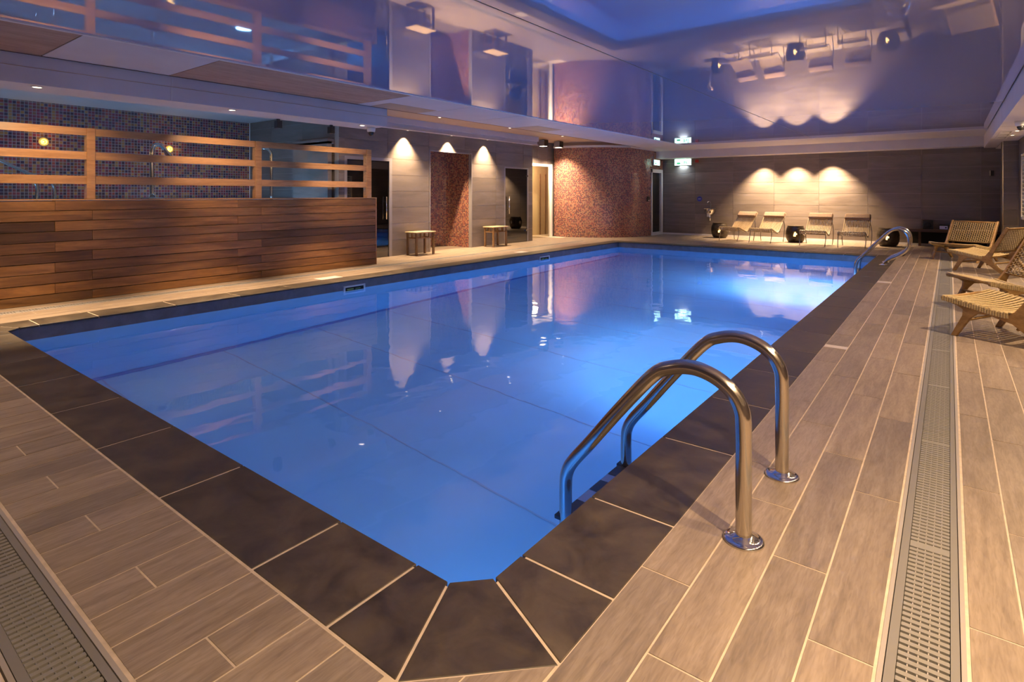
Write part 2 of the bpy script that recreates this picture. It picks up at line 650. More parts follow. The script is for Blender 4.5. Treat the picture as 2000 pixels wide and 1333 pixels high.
def plank(x0, x1, y0, y1, single):
    if x1 - x0 < 0.03 or y1 - y0 < 0.03:
        return
    if single and n_pl[0] < 298:
        mb = MB()
        cx, cy_ = (x0 + x1) / 2, (y0 + y1) / 2
        mb.box(x0 - cx, x1 - cx, y0 - cy_, y1 - cy_, -0.005, 0)
        o = mb.build('floor_tile', M['plank'], floor)
        o.location = (cx, cy_, random.uniform(0, 0.0006))
        n_pl[0] += 1
    else:
        stuff.box(x0, x1, y0, y1, -0.005, 0.0003)


def column(x0, x1, off, y0, y1, single, pitch=1.173, ysingle=99, holes=()):
    k = math.floor((y0 - off) / pitch)
    y = off + k * pitch
    while y < y1:
        a, b = max(y0, y + G / 2), min(y1, y + pitch - G / 2)
        if b - a > 0.03:
            for r in sub_rect((x0 + G / 2, x1 - G / 2, a, b), holes):
                plank(*r, single and a < ysingle)
        y += pitch


# right of pool, left of the drain: four columns
xs = [-0.955, -0.760, -0.565, -0.370, -0.182]
for i, off in enumerate((2.075, 2.866, 2.461, 2.065)):
    mark = [(-0.955, -0.76, 6.13, 6.24), (-0.955, -0.76, 11.15, 11.36)] if i == 0 else []
    column(xs[i], xs[i + 1], off, 0.665, BY, True, ysingle=15, holes=mark)
# right of the drain
xr = [0.050, 0.198, 0.393, 0.588, 0.783, 0.978, 1.173]
for i, off in enumerate((2.449, 3.23, 2.85, 2.45, 3.22, 2.84)):
    column(xr[i], xr[i + 1], off, -1.3, BY, i < 3, ysingle=14.5)
# near deck between near coping and near drain: planks along y
x = -0.957
k = 0
while x > -8.5:
    x0, x1 = x - 0.195, x
    cut = k % 3
    ys = [0.665, oy0 - G] if cut != 1 else [0.665, 0.873, oy0 - G]
    for a, b in zip(ys[:-1], ys[1:]):
        if x1 > -1.31:      # clipped by the chamfered corner coping
            break
        plank(x0 + G / 2, x1 - G / 2, a + G / 2, b - G / 2, x1 > -6.2)
    x -= 0.195
    k += 1
# corner pieces along the chamfer
for pts in ([(-1.305, 1.130), (-1.305, 0.668), (-1.16, 0.668), (-1.16, 1.272)],
            [(-1.154, 1.277), (-1.154, 0.668), (-0.962, 0.668), (-0.962, 1.472)]):
    MB().prism(pts, -0.005, 0.0003).build('floor_tile', M['plank'], floor)
    n_pl[0] += 1
# behind the near drain
x = -0.182
while x > -9:
    for a, b in ((-1.3, -0.5), (-0.49, 0.42)):
        plank(x - 0.195 + G / 2, x - G / 2, a, b, x > -3.6 and b > 0)
    x -= 0.195
# left deck
x = ox0 - 0.004
k = 0
while x > WX - 1.8:
    x0, x1 = x - 0.195, x
    mk = [(-8.70, -8.46, 5.72, 6.16), (-8.70, -8.46, 11.4, 11.75)]
    holes = [(-9.255, -9.045, 0.0, 15.6)] + mk
    y1 = BY - .9 if x1 > WX else 16.2
    if x1 < WX:
        column(x0, x1, k * 0.41, 10.0, y1, False)
    else:
        column(x0, x1, k * 0.41, 0.665, BY, False, holes=holes)
    x -= 0.195
    k += 1
# far deck
x = ox0
k = 0
while x < -1.0:
    column(x, x + 0.195, 16.265 + (k % 3) * 0.4, oy1 + 0.004, BY, False)
    x += 0.195
    k += 1
sp = stuff.build('floor_tile_field', M['plank'], floor)
tag(sp, kind='stuff')

# pale marker tiles let into the deck
for lab, (x0, x1, y0, y1) in (
        ('pale depth marker tile in deck between near ladder and woven chairs', (-0.952, -0.763, 6.133, 6.237)),
        ('pale depth marker tile in right deck close to the far ladder', (-0.952, -0.763, 11.155, 11.355)),
        ('pale marker tile in left deck beside the hot tub cladding', (-8.697, -8.463, 5.725, 6.155)),
        ('pale marker tile in left deck beside the second bench', (-8.697, -8.463, 11.405, 11.745))):
    mt = MB().box(x0, x1, y0, y1, -0.005, 0.0012)
    tag(mt.build('marker_tile', M['marker']), lab, 'tile', 'depth marker tiles')

# ---- walls
tl = (1.335, 0.3825, 8.795, 0.0, 0.0)
D1 = (7.60, 8.93, 0.0, 2.30)
OP = (10.17, 11.75, 0.0, 2.57)
D2 = (13.20, 14.40, 0.0, 2.275)
wall('wall_left', 'x', WX, 1, 7.46, 14.62, 0, 3.3, [D1, OP, D2], tl, thick=0.14)
# return into the recess, recess wall with door, teal tub wall
wall('wall_left_return', 'y', 14.62, 1, -11.0, WX, 0, 3.3, [], (0.6, 0.3825, WX, 0, 0), thick=0.1)
D3 = (15.05, 16.50, 0.0, 2.47)
wall('wall_recess', 'x', -10.95, 1, 14.60, 17.2, 0, 3.3, [D3], (0.62, 0.3825, 15.05, 0, 0), thick=0.1)
wall('wall_tub_end', 'y', 7.46, -1, -14.2, WX - 0.16, 0.9, 3.3, [], (1.333, 0.375, -11.767, 1.2, 0), thick=0.1)
# end face of left wall next to the tub
# mosaic wall behind tub
mb = MB()
y0, y1, z0, z1 = -2.2, 7.46, 0.9, 3.3
mb.v = [(-14.1, y0, z0), (-14.1, y1, z0), (-14.1, y1, z1), (-14.1, y0, z1), (-14.25, y0, z0), (-14.25, y1, z0), (-14.25, y1, z1), (-14.25, y0, z1)]
mb.f = [(0, 1, 2, 3), (7, 6, 5, 4), (0, 4, 5, 1), (3, 2, 6, 7), (1, 5, 6, 2), (0, 3, 7, 4)]
uv = [(v[1], v[2]) for v in mb.v]
tag(mb.build('wall_mosaic', M['mospurple'], uvs=uv), kind='structure')
tag(MB().box(-14.10, -14.08, 7.43, 7.45, 1.0, 3.3).build('trim_1', M['white_trim']), kind='structure')
# back wall
wall('wall_back', 'y', BY, -1, -8.45, 1.10, 0, 3.3, [], (1.312, 0.370, -0.634, 0.0, 0), thick=0.14)
tag(MB().box(-8.40, 1.10, BY - 0.016, BY - 0.004, 0, 0.06).build('baseboard_back', M['white_trim']), kind='structure')
# curved mosaic wall
A, B, C = Vector((-10.90, 16.62)), Vector((-9.25, 17.18)), Vector((-8.40, 19.05))


def circ(a, b, c):
    d = 2 * (a.x * (b.y - c.y) + b.x * (c.y - a.y) + c.x * (a.y - b.y))
    ux = (a.length_squared * (b.y - c.y) + b.length_squared * (c.y - a.y) + c.length_squared * (a.y - b.y)) / d
    uy = (a.length_squared * (c.x - b.x) + b.length_squared * (a.x - c.x) + c.length_squared * (b.x - a.x)) / d
    return Vector((ux, uy))


def curved(name, pts, z0, z1, mat, thick, parent=None):
    mb = MB()
    uv = []
    s = 0
    n = len(pts)
    for i, p in enumerate(pts):
        t = (pts[min(i + 1, n - 1)] - pts[max(i - 1, 0)]).normalized()
        nr = Vector((t.y, -t.x))
        if i:
            s += (p - pts[i - 1]).length
        q = p - nr * thick
        for pp in (p, q):
            for z in (z0, z1):
                mb.v.append((pp.x, pp.y, z))
                uv.append((s, z))
    for i in range(n - 1):
        a, b = i * 4, (i + 1) * 4
        mb.f += [(a, b, b + 1, a + 1), (a + 2, a + 3, b + 3, b + 2), (a + 1, b + 1, b + 3, a + 3), (a, a + 2, b + 2, b)]
    mb.f += [(0, 1, 3, 2), (4 * n - 4, 4 * n - 2, 4 * n - 1, 4 * n - 3)]
    return mb.build(name, mat, parent, smooth=False, uvs=uv)


cc = circ(A, B, C)
rad = (A - cc).length
aA, aC = math.atan2(A.y - cc.y, A.x - cc.x), math.atan2(C.y - cc.y, C.x - cc.x)
if aA < 0:
    aA += 2 * PI
if aC < 0:
    aC += 2 * PI
if aC < aA:
    aC += 2 * PI


def arc(r, n=40):
    return [cc + Vector((math.cos(aA + (aC - aA) * i / n), math.sin(aA + (aC - aA) * i / n))) * r for i in range(n + 1)]


tag(curved('wall_curved', arc(rad), 0, 3.05, M['mosred'], 0.15), kind='structure')
tag(curved('trim_2', arc(rad + 0.05), 3.05, 3.12, M['white_trim'], 0.2), kind='structure')
tag(curved('trim_3', arc(rad - 0.08), 3.12, 3.3, M['beige'], 0.1), kind='structure')
# mosaic face over the white door
mb = MB()
x = -8.40
mb.v = [(x, 19.05, 2.36), (x, BY, 2.36), (x, BY, 3.05), (x, 19.05, 3.05), (x - .15, 19.05, 2.36), (x - .15, BY, 2.36), (x - .15, BY, 3.05), (x - .15, 19.05, 3.05)]
mb.f = [(0, 1, 2, 3), (7, 6, 5, 4), (0, 4, 5, 1), (3, 2, 6, 7), (0, 3, 7, 4)]
tag(mb.build('wall_door_head', M['mosred'], uvs=[(v[1], v[2]) for v in mb.v]), kind='structure')
# right wall with shuttered windows, pier
wins = [(15.05, 16.55)] + [(y, y + 1.7) for y in (12.6, 10.2, 7.8, 5.4, 3.0, 0.6)]
wholes = [(a, b, 0.92, 2.32) for a, b in wins]
wall('wall_right', 'x', RX, -1, -1.4, 17.3, 0, 3.3, wholes, (1.3, 0.37, 0.0, 0, 0), thick=0.12)
pier = MB().box(0.985, 1.55, 17.30, 17.95, 0, 2.70)
pr_ = tag(pier.build('wall_pier', M['wall_grout']), kind='structure')
for j in range(8):
    z0, z1 = 0.003 + j * .37, min(2.69, .37 * (j + 1) - .003)
    if z1 <= z0:
        continue
    MB().box(0.980, 1.235, 17.288, 17.30, z0, z1).build('tile', M['wall_tile'], pr_)
    MB().box(1.241, 1.55, 17.288, 17.30, z0, z1).build('tile', M['wall_tile'], pr_)
    MB().box(0.973, 0.985, 17.30, 17.95, z0, z1).build('tile', M['wall_tile'], pr_)
MB().box(0.966, 0.980, 17.280, 17.296, 0, 2.69).build('edge_profile', M['steel'], pr_)
tag(MB().box(1.30, 1.50, 17.2, BY + .1, 0, 3.3).build('wall_right_far', M['wall_tile']), kind='structure')
# near wall behind the camera, tub near end
tag(MB().box(-14.3, RX + .2, -1.6, -1.4, 0, 3.3).build('wall_near', M['wall_tile']), kind='structure')
# passage behind the opening: curved red mosaic wall
pp = [Vector(p) for p in ((-12.1, 10.2), (-11.85, 10.9), (-11.6, 11.35), (-11.3, 11.68), (-10.95, 11.74), (-10.60, 11.742), (-10.41, 11.735))]
sm = []
for i in range(len(pp) - 1):
    p0, p1, p2, p3 = pp[max(i - 1, 0)], pp[i], pp[i + 1], pp[min(i + 2, len(pp) - 1)]
    for t in (0, .25, .5, .75):
        sm.append(0.5 * ((2 * p1) + (p2 - p0) * t + (2 * p0 - 5 * p1 + 4 * p2 - p3) * t * t + (-p0 + 3 * p1 - 3 * p2 + p3) * t ** 3))
sm.append(pp[-1])
tag(curved('wall_passage', sm[::-1][::-1], 0, 2.7, M['mosred'], 0.004), kind='structure')
pb = MB().box(-12.3, -10.56, 10.02, 10.12, 0, 2.75).box(-12.3, -12.2, 10.0, 11.0, 0, 2.75).box(-12.3, -10.54, 10.0, 12.0, 2.66, 2.76)
tag(pb.build('wall_passage_inner', M['wall_tile']), kind='structure')
# metal edge round the opening
tag(MB().box(WX - .1, WX + .006, 11.735, 11.765, 0, 2.57).box(WX - .1, WX + .006, 10.155, 10.18, 0, 2.57).box(WX - .1, WX + .006, 10.155, 11.765, 2.555, 2.58).build('trim_4', M['doorframe']), kind='structure')

# ---- ceilings
cl = MB().box(-14.3, -8.12, -1.6, 7.5, 3.30, 3.42)
cl.box(-14.3, RX + .3, 7.5, BY + .3, 3.30, 3.42)
cl.box(-8.12, RX + .3, -1.6, 7.5, 3.30, 3.42)
ceil = tag(cl.build('ceiling', M['white']), kind='structure')
tag(MB().box(-12.3, -8.10, 7.47, 17.9, 3.24, 3.295).build('ceiling_beige_board', M['beige'], ceil), 'beige-brown board ceiling over the left deck')
tag(MB().box(-14.1, -8.72, -1.4, 7.44, 3.26, 3.295).build('ceiling_tub_board', M['white'], ceil))
# stretch membranes: two sheets with a seam at x = -3.0
for x0, x1 in ((-6.60, -3.006), (-2.994, 0.70)):
    MB().box(x0, x1, -1.38, 17.42, ZC, ZC + .02).build('stretch_panel', M['mirror'], ceil)
MB().box(-3.005, -2.995, -1.38, 17.42, ZC - .003, ZC + 0.03).build('seam_profile', M['grate_frame'], ceil)
MB().box(-6.64, -6.60, -1.38, 17.42, ZC - .012, ZC + .04).build('edge_profile', M['white_trim'], ceil)
MB().box(-6.6, .72, 17.42, 17.45, ZC - .004, ZC + .04).build('edge_profile', M['white_trim'], ceil)
MB().box(0.70, 0.712, -1.38, 17.45, ZC + .01, ZC + .04).build('shadow_gap', M['black'], ceil)
# strip of boards between membrane and beam
bs = [(-1.38, 0.9, 'ply'), (0.9, 1.86, 'ply'), (1.86, 3.18, 'white'), (3.18, 6.14, 'ply')]
y = 6.14
while y < 17.0:
    bs.append((y, y + 1.45, 'white'))
    y += 1.45
for a, b, m in bs:
    MB().box(-8.045, -6.645, a + .006, min(b, 17.45) - .006, ZC, ZC + .02).build('ceiling_board', M[m], ceil, bevel=0)
MB().box(-8.02, -7.35, 10.55, 11.55, ZC - .004, ZC - .0005).build('ceiling_patch', M['beige'], ceil)
MB().box(-8.02, -7.5, 6.4, 7.5, ZC - .004, ZC - .0005).build('ceiling_patch', M['beige'], ceil)
MB().box(-8.09, -8.05, -1.38, 17.6, ZC, ZC + .29).build('slot_edge', M['red_brown'], ceil)
# beam over the tub front
bm_ = MB().box(-8.72, -8.10, -1.38, 6.84, 2.68, 3.05).box(-8.72, -8.15, -1.38, 6.84, 3.05, 3.26)
bm_ = tag(bm_.build('ceiling_beam', M['white']), kind='structure')
MB().box(-8.102, -8.093, -1.38, 6.83, 2.862, 2.868).build('face_joint', M['beige'], bm_)
for y in (3.22,):
    MB().box(-8.103, -8.094, y, y + .008, 2.685, 3.0).build('face_joint', M['white_trim'], bm_)
# back soffit
sf = MB().box(-8.4, .75, 17.45, 19.5, ZC, ZC + .05).box(-8.4, RX, 19.5, BY - .012, 2.745, 3.05)
sf = tag(sf.build('ceiling_back_soffit', M['white']), kind='structure')
# right soffit
sr = MB().box(0.72, RX - 0.012, -1.38, 17.285, 2.68, 3.05).box(0.72, .965, 17.28, 19.5, 2.68, 3.05).box(0.985, RX + .25, 17.95, BY - .01, 2.68, 3.0)
sr = tag(sr.build('ceiling_right_soffit', M['white']), kind='structure')
for y in (16.4, 15.9, 14.9, 13.6):
    MB().box(.724, RX - .02, y, y + .008, 2.6775, 2.6795).build('board_joint', M['beige'], sr)
# pelmet along grey wall
pm = MB().box(WX + .001, -10.14, 7.47, 14.60, 3.10, 3.238).box(WX + .001, -10.20, 7.47, 14.60, 3.0, 3.10).box(-10.21, -10.16, 7.47, 14.60, 2.985, 3.005)
tag(pm.build('trim_5', M['white']), kind='structure')

# ---- doors
def glass_door(n, y0, y1, z1, x, label, frame, hinge_hi=True, fr=0.05, handle=True):
    d = MB()
    d.box(x - .05, x + .004, y0, y0 + fr, 0, z1).box(x - .05, x + .004, y1 - fr * 1.2, y1, 0, z1).box(x - .05, x + .004, y0 + fr, y1 - fr * 1.2, z1 - fr, z1)
    o = d.build('door_%d' % n, frame)
    tag(o, label, kind='structure')
    MB().box(x - .03, x - .018, y0 + fr + .003, y1 - fr * 1.2 - .003, 0.012, z1 - fr - .004).build('glass_pane', M['darkglass'], o)
    if handle:
        hy = (y0 + .18) if hinge_hi else (y1 - .20)
        h = MB().tube([(x + .04, hy, .88), (x + .04, hy, 1.40)], .014, 10)
        for z in (1.0, 1.28):
            h.tube([(x - .018, hy, z), (x + .04, hy, z)], .009, 8)
        tag(h.build('handle', M['chrome'], o, smooth=True), 'chrome bar handle')
    if hinge_hi:
        for z in (.32, 2.0):
            MB().box(x - .035, x + .012, y1 - fr * 1.2 - .09, y1 - fr * .6, z, z + .05).build('hinge', M['chrome'], o)
    # dim room behind
    r = MB().box(x - 1.5, x - 1.4, y0 - .2, y1 + .2, 0, 2.6).box(x - 1.5, x - .17, y0 - .3, y0 - .2, 0, 2.6).box(x - 1.5, x - .17, y1 + .2, y1 + .3, 0, 2.6).box(x - 1.5, x - .17, y0 - .3, y1 + .3, 2.55, 2.65)
    r.box(x - 1.5, x - .17, y0 - .3, y1 + .3, -.012, -.002)
    r.build('room_lining', M['wall_tile'], o)
    return o


glass_door(1, 7.60, 8.93, 2.30, WX, 'dark glass door in grey frame behind the tub rail', M['doorframe'], hinge_hi=False, fr=.07)
glass_door(2, 13.20, 14.40, 2.275, WX, 'dark hinged glass door beside the second bench', M['doorframe'], fr=.04)
d3 = MB().box(-10.99, -10.93, 15.05, 15.10, 0, 2.47).box(-10.99, -10.90, 16.44, 16.52, 0, 2.50).box(-10.99, -10.92, 15.05, 16.5, 2.41, 2.49)
d3 = tag(d3.build('door_3', M['white_trim']), 'lit beige glass door in white frame left of curved mosaic', kind='structure')
MB().box(-10.975, -10.965, 15.10, 16.44, .01, 2.41).build('glass_pane', M['clearglass'], d3)
MB().box(-11.9, -11.8, 14.8, 18.4, 0, 2.6).build('back_panel', M['beigedoor'], d3)
for y in (17.02, 17.36):
    MB().box(-11.795, -11.775, y, y + .06, 0, 2.2).build('inner_slat', M['benchwood'], d3)
lamp('POINT', 'door_glow', (-11.35, 16.0, 2.2), 90, WARM2, d3, size=.15)  # unseen lamp added to brighten the room behind this door
MB().box(-10.93, -10.88, 15.02, 15.2, 0, .75).build('bin_panel', M['benchwood'], d3)
d4 = MB().box(-8.46, -8.385, 19.08, 19.16, 0, 2.36).box(-8.46, -8.375, 19.93, 20.05, 0, 2.36).box(-8.46, -8.385, 19.08, 20.05, 2.24, 2.36).box(-8.46, -8.385, 19.16, 19.93, 0, .10)
d4 = tag(d4.build('door_4', M['white_trim']), 'narrow white-framed glass door under green sign beside mosaic', kind='structure')
MB().box(-8.43, -8.42, 19.16, 19.93, .10, 2.24).build('glass_pane', M['clearglass'], d4)
MB().box(-9.3, -9.2, 19.3, 20.4, 0, 2.6).build('olive_panel', M['olive'], d4)
MB().box(-8.9, -8.6, 19.7, 20.3, 0, 2.5).build('dark_post', M['void'], d4)
for z in (.45, .85, 1.25, 1.45):
    MB().box(-9.19, -9.15, 19.3, 20.2, z, z + .03).build('inner_rail', M['darkwood'], d4)

# ---- windows with shutters
for i, (a, b) in enumerate(wins):
    wmb = MB().box(RX - .02, RX + .10, a, a + .05, .92, 2.32).box(RX - .02, RX + .10, b - .05, b, .92, 2.32).box(RX - .02, RX + .10, a, b, .92, .97).box(RX - .02, RX + .10, a, b, 2.27, 2.32)
    m = (a + b) / 2
    wmb.box(RX - .01, RX + .08, m - .03, m + .03, .97, 2.27)
    wo = tag(wmb.build('window_%d' % (i + 1), M['wingloss']), kind='structure')
    MB().box(RX + .10, RX + .11, a, b, .92, 2.32).build('glass_pane', M['black'], wo)
    sl = MB().extrude([(RX - .012, a + .06, -.028), (RX - .006, a + .06, -.032), (RX + .070, a + .06, .026), (RX + .064, a + .06, .030)], (0, b - a - .12, 0)).mesh('slat', M['wingloss'])
    for j in range(15):
        s_ = obj('slat', sl, wo)
        s_.location = (0, 0, 1.02 + j * .085)

# ================================================================== POOL
pool = thing('swimming_pool', 'rectangular indoor pool with blue lit water and dark tiled coping', 'swimming pool', (0, 0, 0))
CH = 0.122   # chamfer
outline = [(PX1 - CH, PY0), (PX1, PY0 + CH), (PX1, PY1), (PX0, PY1), (PX0, PY0 + CH * .9), (PX0 + CH * .9, PY0)]


def ring(mb, pts, z0, z1):
    n = len(pts)
    for i in range(n):
        a, b = pts[i], pts[(i + 1) % n]
        mb.quad((a[0], a[1], z0), (b[0], b[1], z0), (b[0], b[1], z1), (a[0], a[1], z1))


def inset(d):
    return [(PX1 - CH + d * -.4, PY0 - d), (PX1 + d, PY0 + CH - d * .4), (PX1 + d, PY1 + d), (PX0 - d, PY1 + d), (PX0 - d, PY0 + CH - d * .4), (PX0 + CH + d * .4, PY0 - d)]


def shell(name, z0, z1, mat, d=0.012):
    mb = MB()
    a, b = inset(d), inset(d + .15)
    n = len(a)
    for i in range(n):
        j = (i + 1) % n
        mb.quad((a[j][0], a[j][1], z0), (a[i][0], a[i][1], z0), (a[i][0], a[i][1], z1), (a[j][0], a[j][1], z1))
        mb.quad((b[i][0], b[i][1], z0), (b[j][0], b[j][1], z0), (b[j][0], b[j][1], z1), (b[i][0], b[i][1], z1))
        mb.quad((a[i][0], a[i][1], z1), (b[i][0], b[i][1], z1), (b[j][0], b[j][1], z1), (a[j][0], a[j][1], z1))
        mb.quad((a[i][0], a[i][1], z0), (a[j][0], a[j][1], z0), (b[j][0], b[j][1], z0), (b[i][0], b[i][1], z0))
    return mb.build(name, mat, pool)


shell('basin_wall', FZ, WZ - .002, M['liner'])
shell('waterline_band', WZ - .002, -0.022, M['band'])
MB().prism(inset(.15), FZ - .1, FZ).build('basin_floor', M['liner'], pool)
MB().box(PX0, PX0 + .10, PY0, PY1, FZ, FZ + .012).build('floor_edge_strip', M['edgeblue'], pool)
y = 2.40
while y < PY1:
    MB().box(PX0, PX1, y - .008, y + .008, FZ, FZ + .004).build('liner_seam', M['seam'], pool)
    y += 1.43
MB().prism(inset(.012), WZ - .0005, WZ).build('water_tmp', M['water'], pool)
wt = bpy.data.objects['water_tmp']
bpy.data.objects.remove(wt)
mb = MB()
mb.quad(*[(p[0], p[1], WZ) for p in inset(.012)])
wo = mb.build('water_surface', M['water'], pool)
tag(wo, 'still clear blue-lit water')


# coping tiles
def cop(pts):
    c = MB().prism(pts, -0.022, 0.0008 + random.uniform(0, .0006))
    c.build('coping_tile', M['coping'], pool, bevel=.003)


g = .0048
ys = [PY0 + .292, 2.404]
while ys[-1] < PY1 - .7:
    ys.append(ys[-1] + .855)
ys.append(PY1)
O = .0
for side in (0, 1):
    for a, b in zip(ys[:-1], ys[1:]):
        if side == 0:
            cop([(PX1, a + g), (ox1, a + g), (ox1, b - g), (PX1, b - g)])
        else:
            cop([(ox0, a + g), (PX0, a + g), (PX0, b - g), (ox0, b - g)])
xs_ = [-1.655, -2.14]
while xs_[-1] > PX0 + .9:
    xs_.append(xs_[-1] - .857)
xs_.append(PX0 + .30)
for a, b in zip(xs_[:-1], xs_[1:]):
    cop([(b + g, oy0), (a - g, oy0), (a - g, PY0), (b + g, PY0)])
# corner pieces, near right
cop([(-1.655 + g, oy0), (-1.308 - g, oy0), (-1.487 - g, PY0), (-1.655 + g, PY0)])
cop([(-1.308 + g, oy0), (ox1, 1.486 - g), (PX1 - .002, PY0 + CH - g), (-1.487 + g, PY0)])
cop([(ox1, 1.486 + g), (ox1, ys[0] - g), (PX1, ys[0] - g), (PX1, PY0 + CH + g)])
# near left corner
cop([(ox0, ys[0] - g), (ox0, oy0 + .32 + g), (PX0, PY0 + CH + g), (PX0, ys[0] - g)])
cop([(ox0, oy0 + .32 - g), (ox0 + .32, oy0), (PX0 + CH - g, PY0), (PX0, PY0 + CH - g)])
cop([(ox0 + .32 + g, oy0), (xs_[-1] - g, oy0), (xs_[-1] - g, PY0), (PX0 + CH + g, PY0)])
# far side
x = PX0
while x < PX1 - .2:
    x2 = min(x + .857, PX1)
    cop([(x + g, PY1), (x2 - g, PY1), (x2 - g, oy1), (x + g, oy1)])
    x = x2
cop([(ox0, PY1 + g), (PX0 - g, PY1 + g), (PX0 - g, oy1), (ox0, oy1)])
cop([(PX1 + g, PY1 + g), (ox1, PY1 + g), (ox1, oy1), (PX1 + g, oy1)])
# grout bed below coping
bed = MB()
for r in sub_rect((ox0 - .004, ox1 + .004, oy0 - .004, oy1 + .004), [(PX0 - .02, PX1 + .02, PY0 - .02, PY1 + .02)]):
    bed.box(r[0], r[1], r[2], r[3], -.20, -.0015)
bed.prism([(PX1 + .03, PY0 - .03), (PX1 + .03, PY0 + CH + .03), (PX1 - CH - .03, PY0 - .03)], -.20, -.0225)
bed.build('coping_bed', M['grout'], pool)
# underwater lamps on the right wall
for y in (6.9, 12.6):
    MB().lathe([(.12, 0), (.13, .012), (.10, .03), (.02, .034)], n=20).build('pool_lamp', M['poollens'], pool).matrix_basis = Matrix.Translation((PX1 + .010, y, -.75)) @ Matrix.Rotation(-PI / 2, 4, 'Y')
for (x, y, z, pw) in ((PX1 - .06, 6.9, -.75, 1.0), (PX1 - .06, 12.6, -.75, 1.5), (PX1 - .06, 2.0, -.75, .10)):
    s_ = 1 if x < -5 else -1
    lamp('SPOT', 'pool_beam', (x, y, z), P_POOL * 8.0 * pw, (0.26, 0.60, 1.0), pool, size=.08, spot=105, blend=1.0, target=(x - .75, y + .3, FZ))
    lamp('AREA', 'pool_light', (x, y, z), P_POOL * pw, (0.13, 0.40, 1.0), pool, size=.22, target=(x + s_ * 1.0, y, z - .75))
# skimmers
for y, lab in ((6.08, 'pale skimmer frame in pool wall opposite the near ladder'), (11.83, 'pale skimmer frame in pool wall near the second bench')):
    t = thing('skimmer', lab, 'skimmer', (PX0 - .012, y, WZ))
    MB().box(0, .02, -.22, -.19, -.10, .065).box(0, .02, .19, .22, -.10, .065).box(0, .02, -.22, .22, .045, .07).box(0, .02, -.22, .22, -.12, -.09).build('frame', M['white_trim'], t)
    MB().box(-.01, .008, -.19, .19, -.09, .045).build('mouth', M['void'], t)
    MB().box(.004, .018, -.15, -.02, 0.004, .02).box(.004, .016, .02, .12, .006, .014).build('flap', M['float'], t)

# ---- drains
def drain(name, label, along, c0, c1, a0, a1, nb, group):
    """channel running along axis `along`, width c0..c1"""
    t = thing(name, label, 'drain', (0, 0, 0), 0, group)
    def bx(mb, u0, u1, v0, v1, z0, z1):
        if along == 'y':
            mb.box(u0, u1, v0, v1, z0, z1)
        else:
            mb.box(v0, v1, u0, u1, z0, z1)
    e = MB()
    bx(e, c0, c0 + .014, a0, a1, -.055, .0005)
    bx(e, c1 - .014, c1, a0, a1, -.055, .0005)
    e.build('edge_strip', M['edge_strip'], t)
    f = MB()
    bx(f, c0 + .017, c0 + .044, a0, a1, -.05, -.001)
    bx(f, c1 - .040, c1 - .017, a0, a1, -.05, -.001)
    f.build('frame', M['grate_frame'], t)
    ribs = MB()
    w_ = (c1 - c0 - .09)
    for q in (.2, .4, .6, .8):
        u = c0 + .046 + w_ * q
        bx(ribs, u - .0018, u + .0018, a0, a1, -.03, -.0045)
    ribs.build('cross_rib', M['edge_strip' if along == 'y' else 'grate_frame'], t)
    v = MB()
    bx(v, c0 + .046, c1 - .042, a0, a1, -.058, -.05)
    v.build('channel', M['void'], t)
    mb = MB()
    if along == 'y':
        mb.box(c0 + .046, c1 - .042, 0, .0185, -.025, -.003)
    else:
        mb.box(0, .0185, c0 + .046, c1 - .042, -.025, -.003)
    me = mb.mesh('grate_bar', M['grate'])
    rest = MB()
    pos = a0
    i = 0
    L = a1 - a0
    while pos < a1 - .03:
        real = pos if along == 'y' else pos
        if nb[0] <= pos <= nb[1]:
            o = obj('grate_bar', me, t)
            o.location = (0, pos, 0) if along == 'y' else (pos, 0, 0)
            if i % 40 == 39:
                o.scale = (1, 2.6, 1) if along == 'y' else (2.6, 1, 1)
        else:
            bx(rest, c0 + .046, c1 - .042, pos, pos + (.0185 if i % 40 != 39 else .048), -.025, -.003)
        pos += .0305 + (.030 if i % 40 == 39 else 0)
        i += 1
    tag(rest.build('far_grating', M['grate'], t), kind='stuff')
    return t


drain('floor_drain', 'long grey slotted drain running beside the woven chairs', 'y', -.176, .043, .44, 18.98, (1.5, 6.5), 'deck drains')
drain('floor_drain', 'grey slotted drain across the near deck at lower left', 'x', .435, .655, -9.04, -.18, (-4.6, -1.6), 'deck drains')
drain('floor_drain', 'narrow slotted drain in bright deck along the tub cladding', 'y', -9.25, -9.05, .67, 15.6, (98, 99), 'deck drains')


# ---- ladders
def smooth_path(pts, k=5):
    P = [Vector(p) for p in pts]
    out = []
    for i in range(len(P) - 1):
        p0, p1, p2, p3 = P[max(i - 1, 0)], P[i], P[i + 1], P[min(i + 2, len(P) - 1)]
        for j in range(k):
            t = j / k
            out.append(0.5 * ((2 * p1) + (p2 - p0) * t + (2 * p0 - 5 * p1 + 4 * p2 - p3) * t * t + (-p0 + 3 * p1 - 3 * p2 + p3) * t ** 3))
    out.append(P[-1])
    return out


def flange(t, x, y):
    MB().lathe([(.082, 0), (.082, .006), (.072, .011), (.058, .013), (.055, .018), (.034, .024), (.028, .03)], (x, y, 0.0015), 28).build('flange', M['chrome'], t, smooth=True)


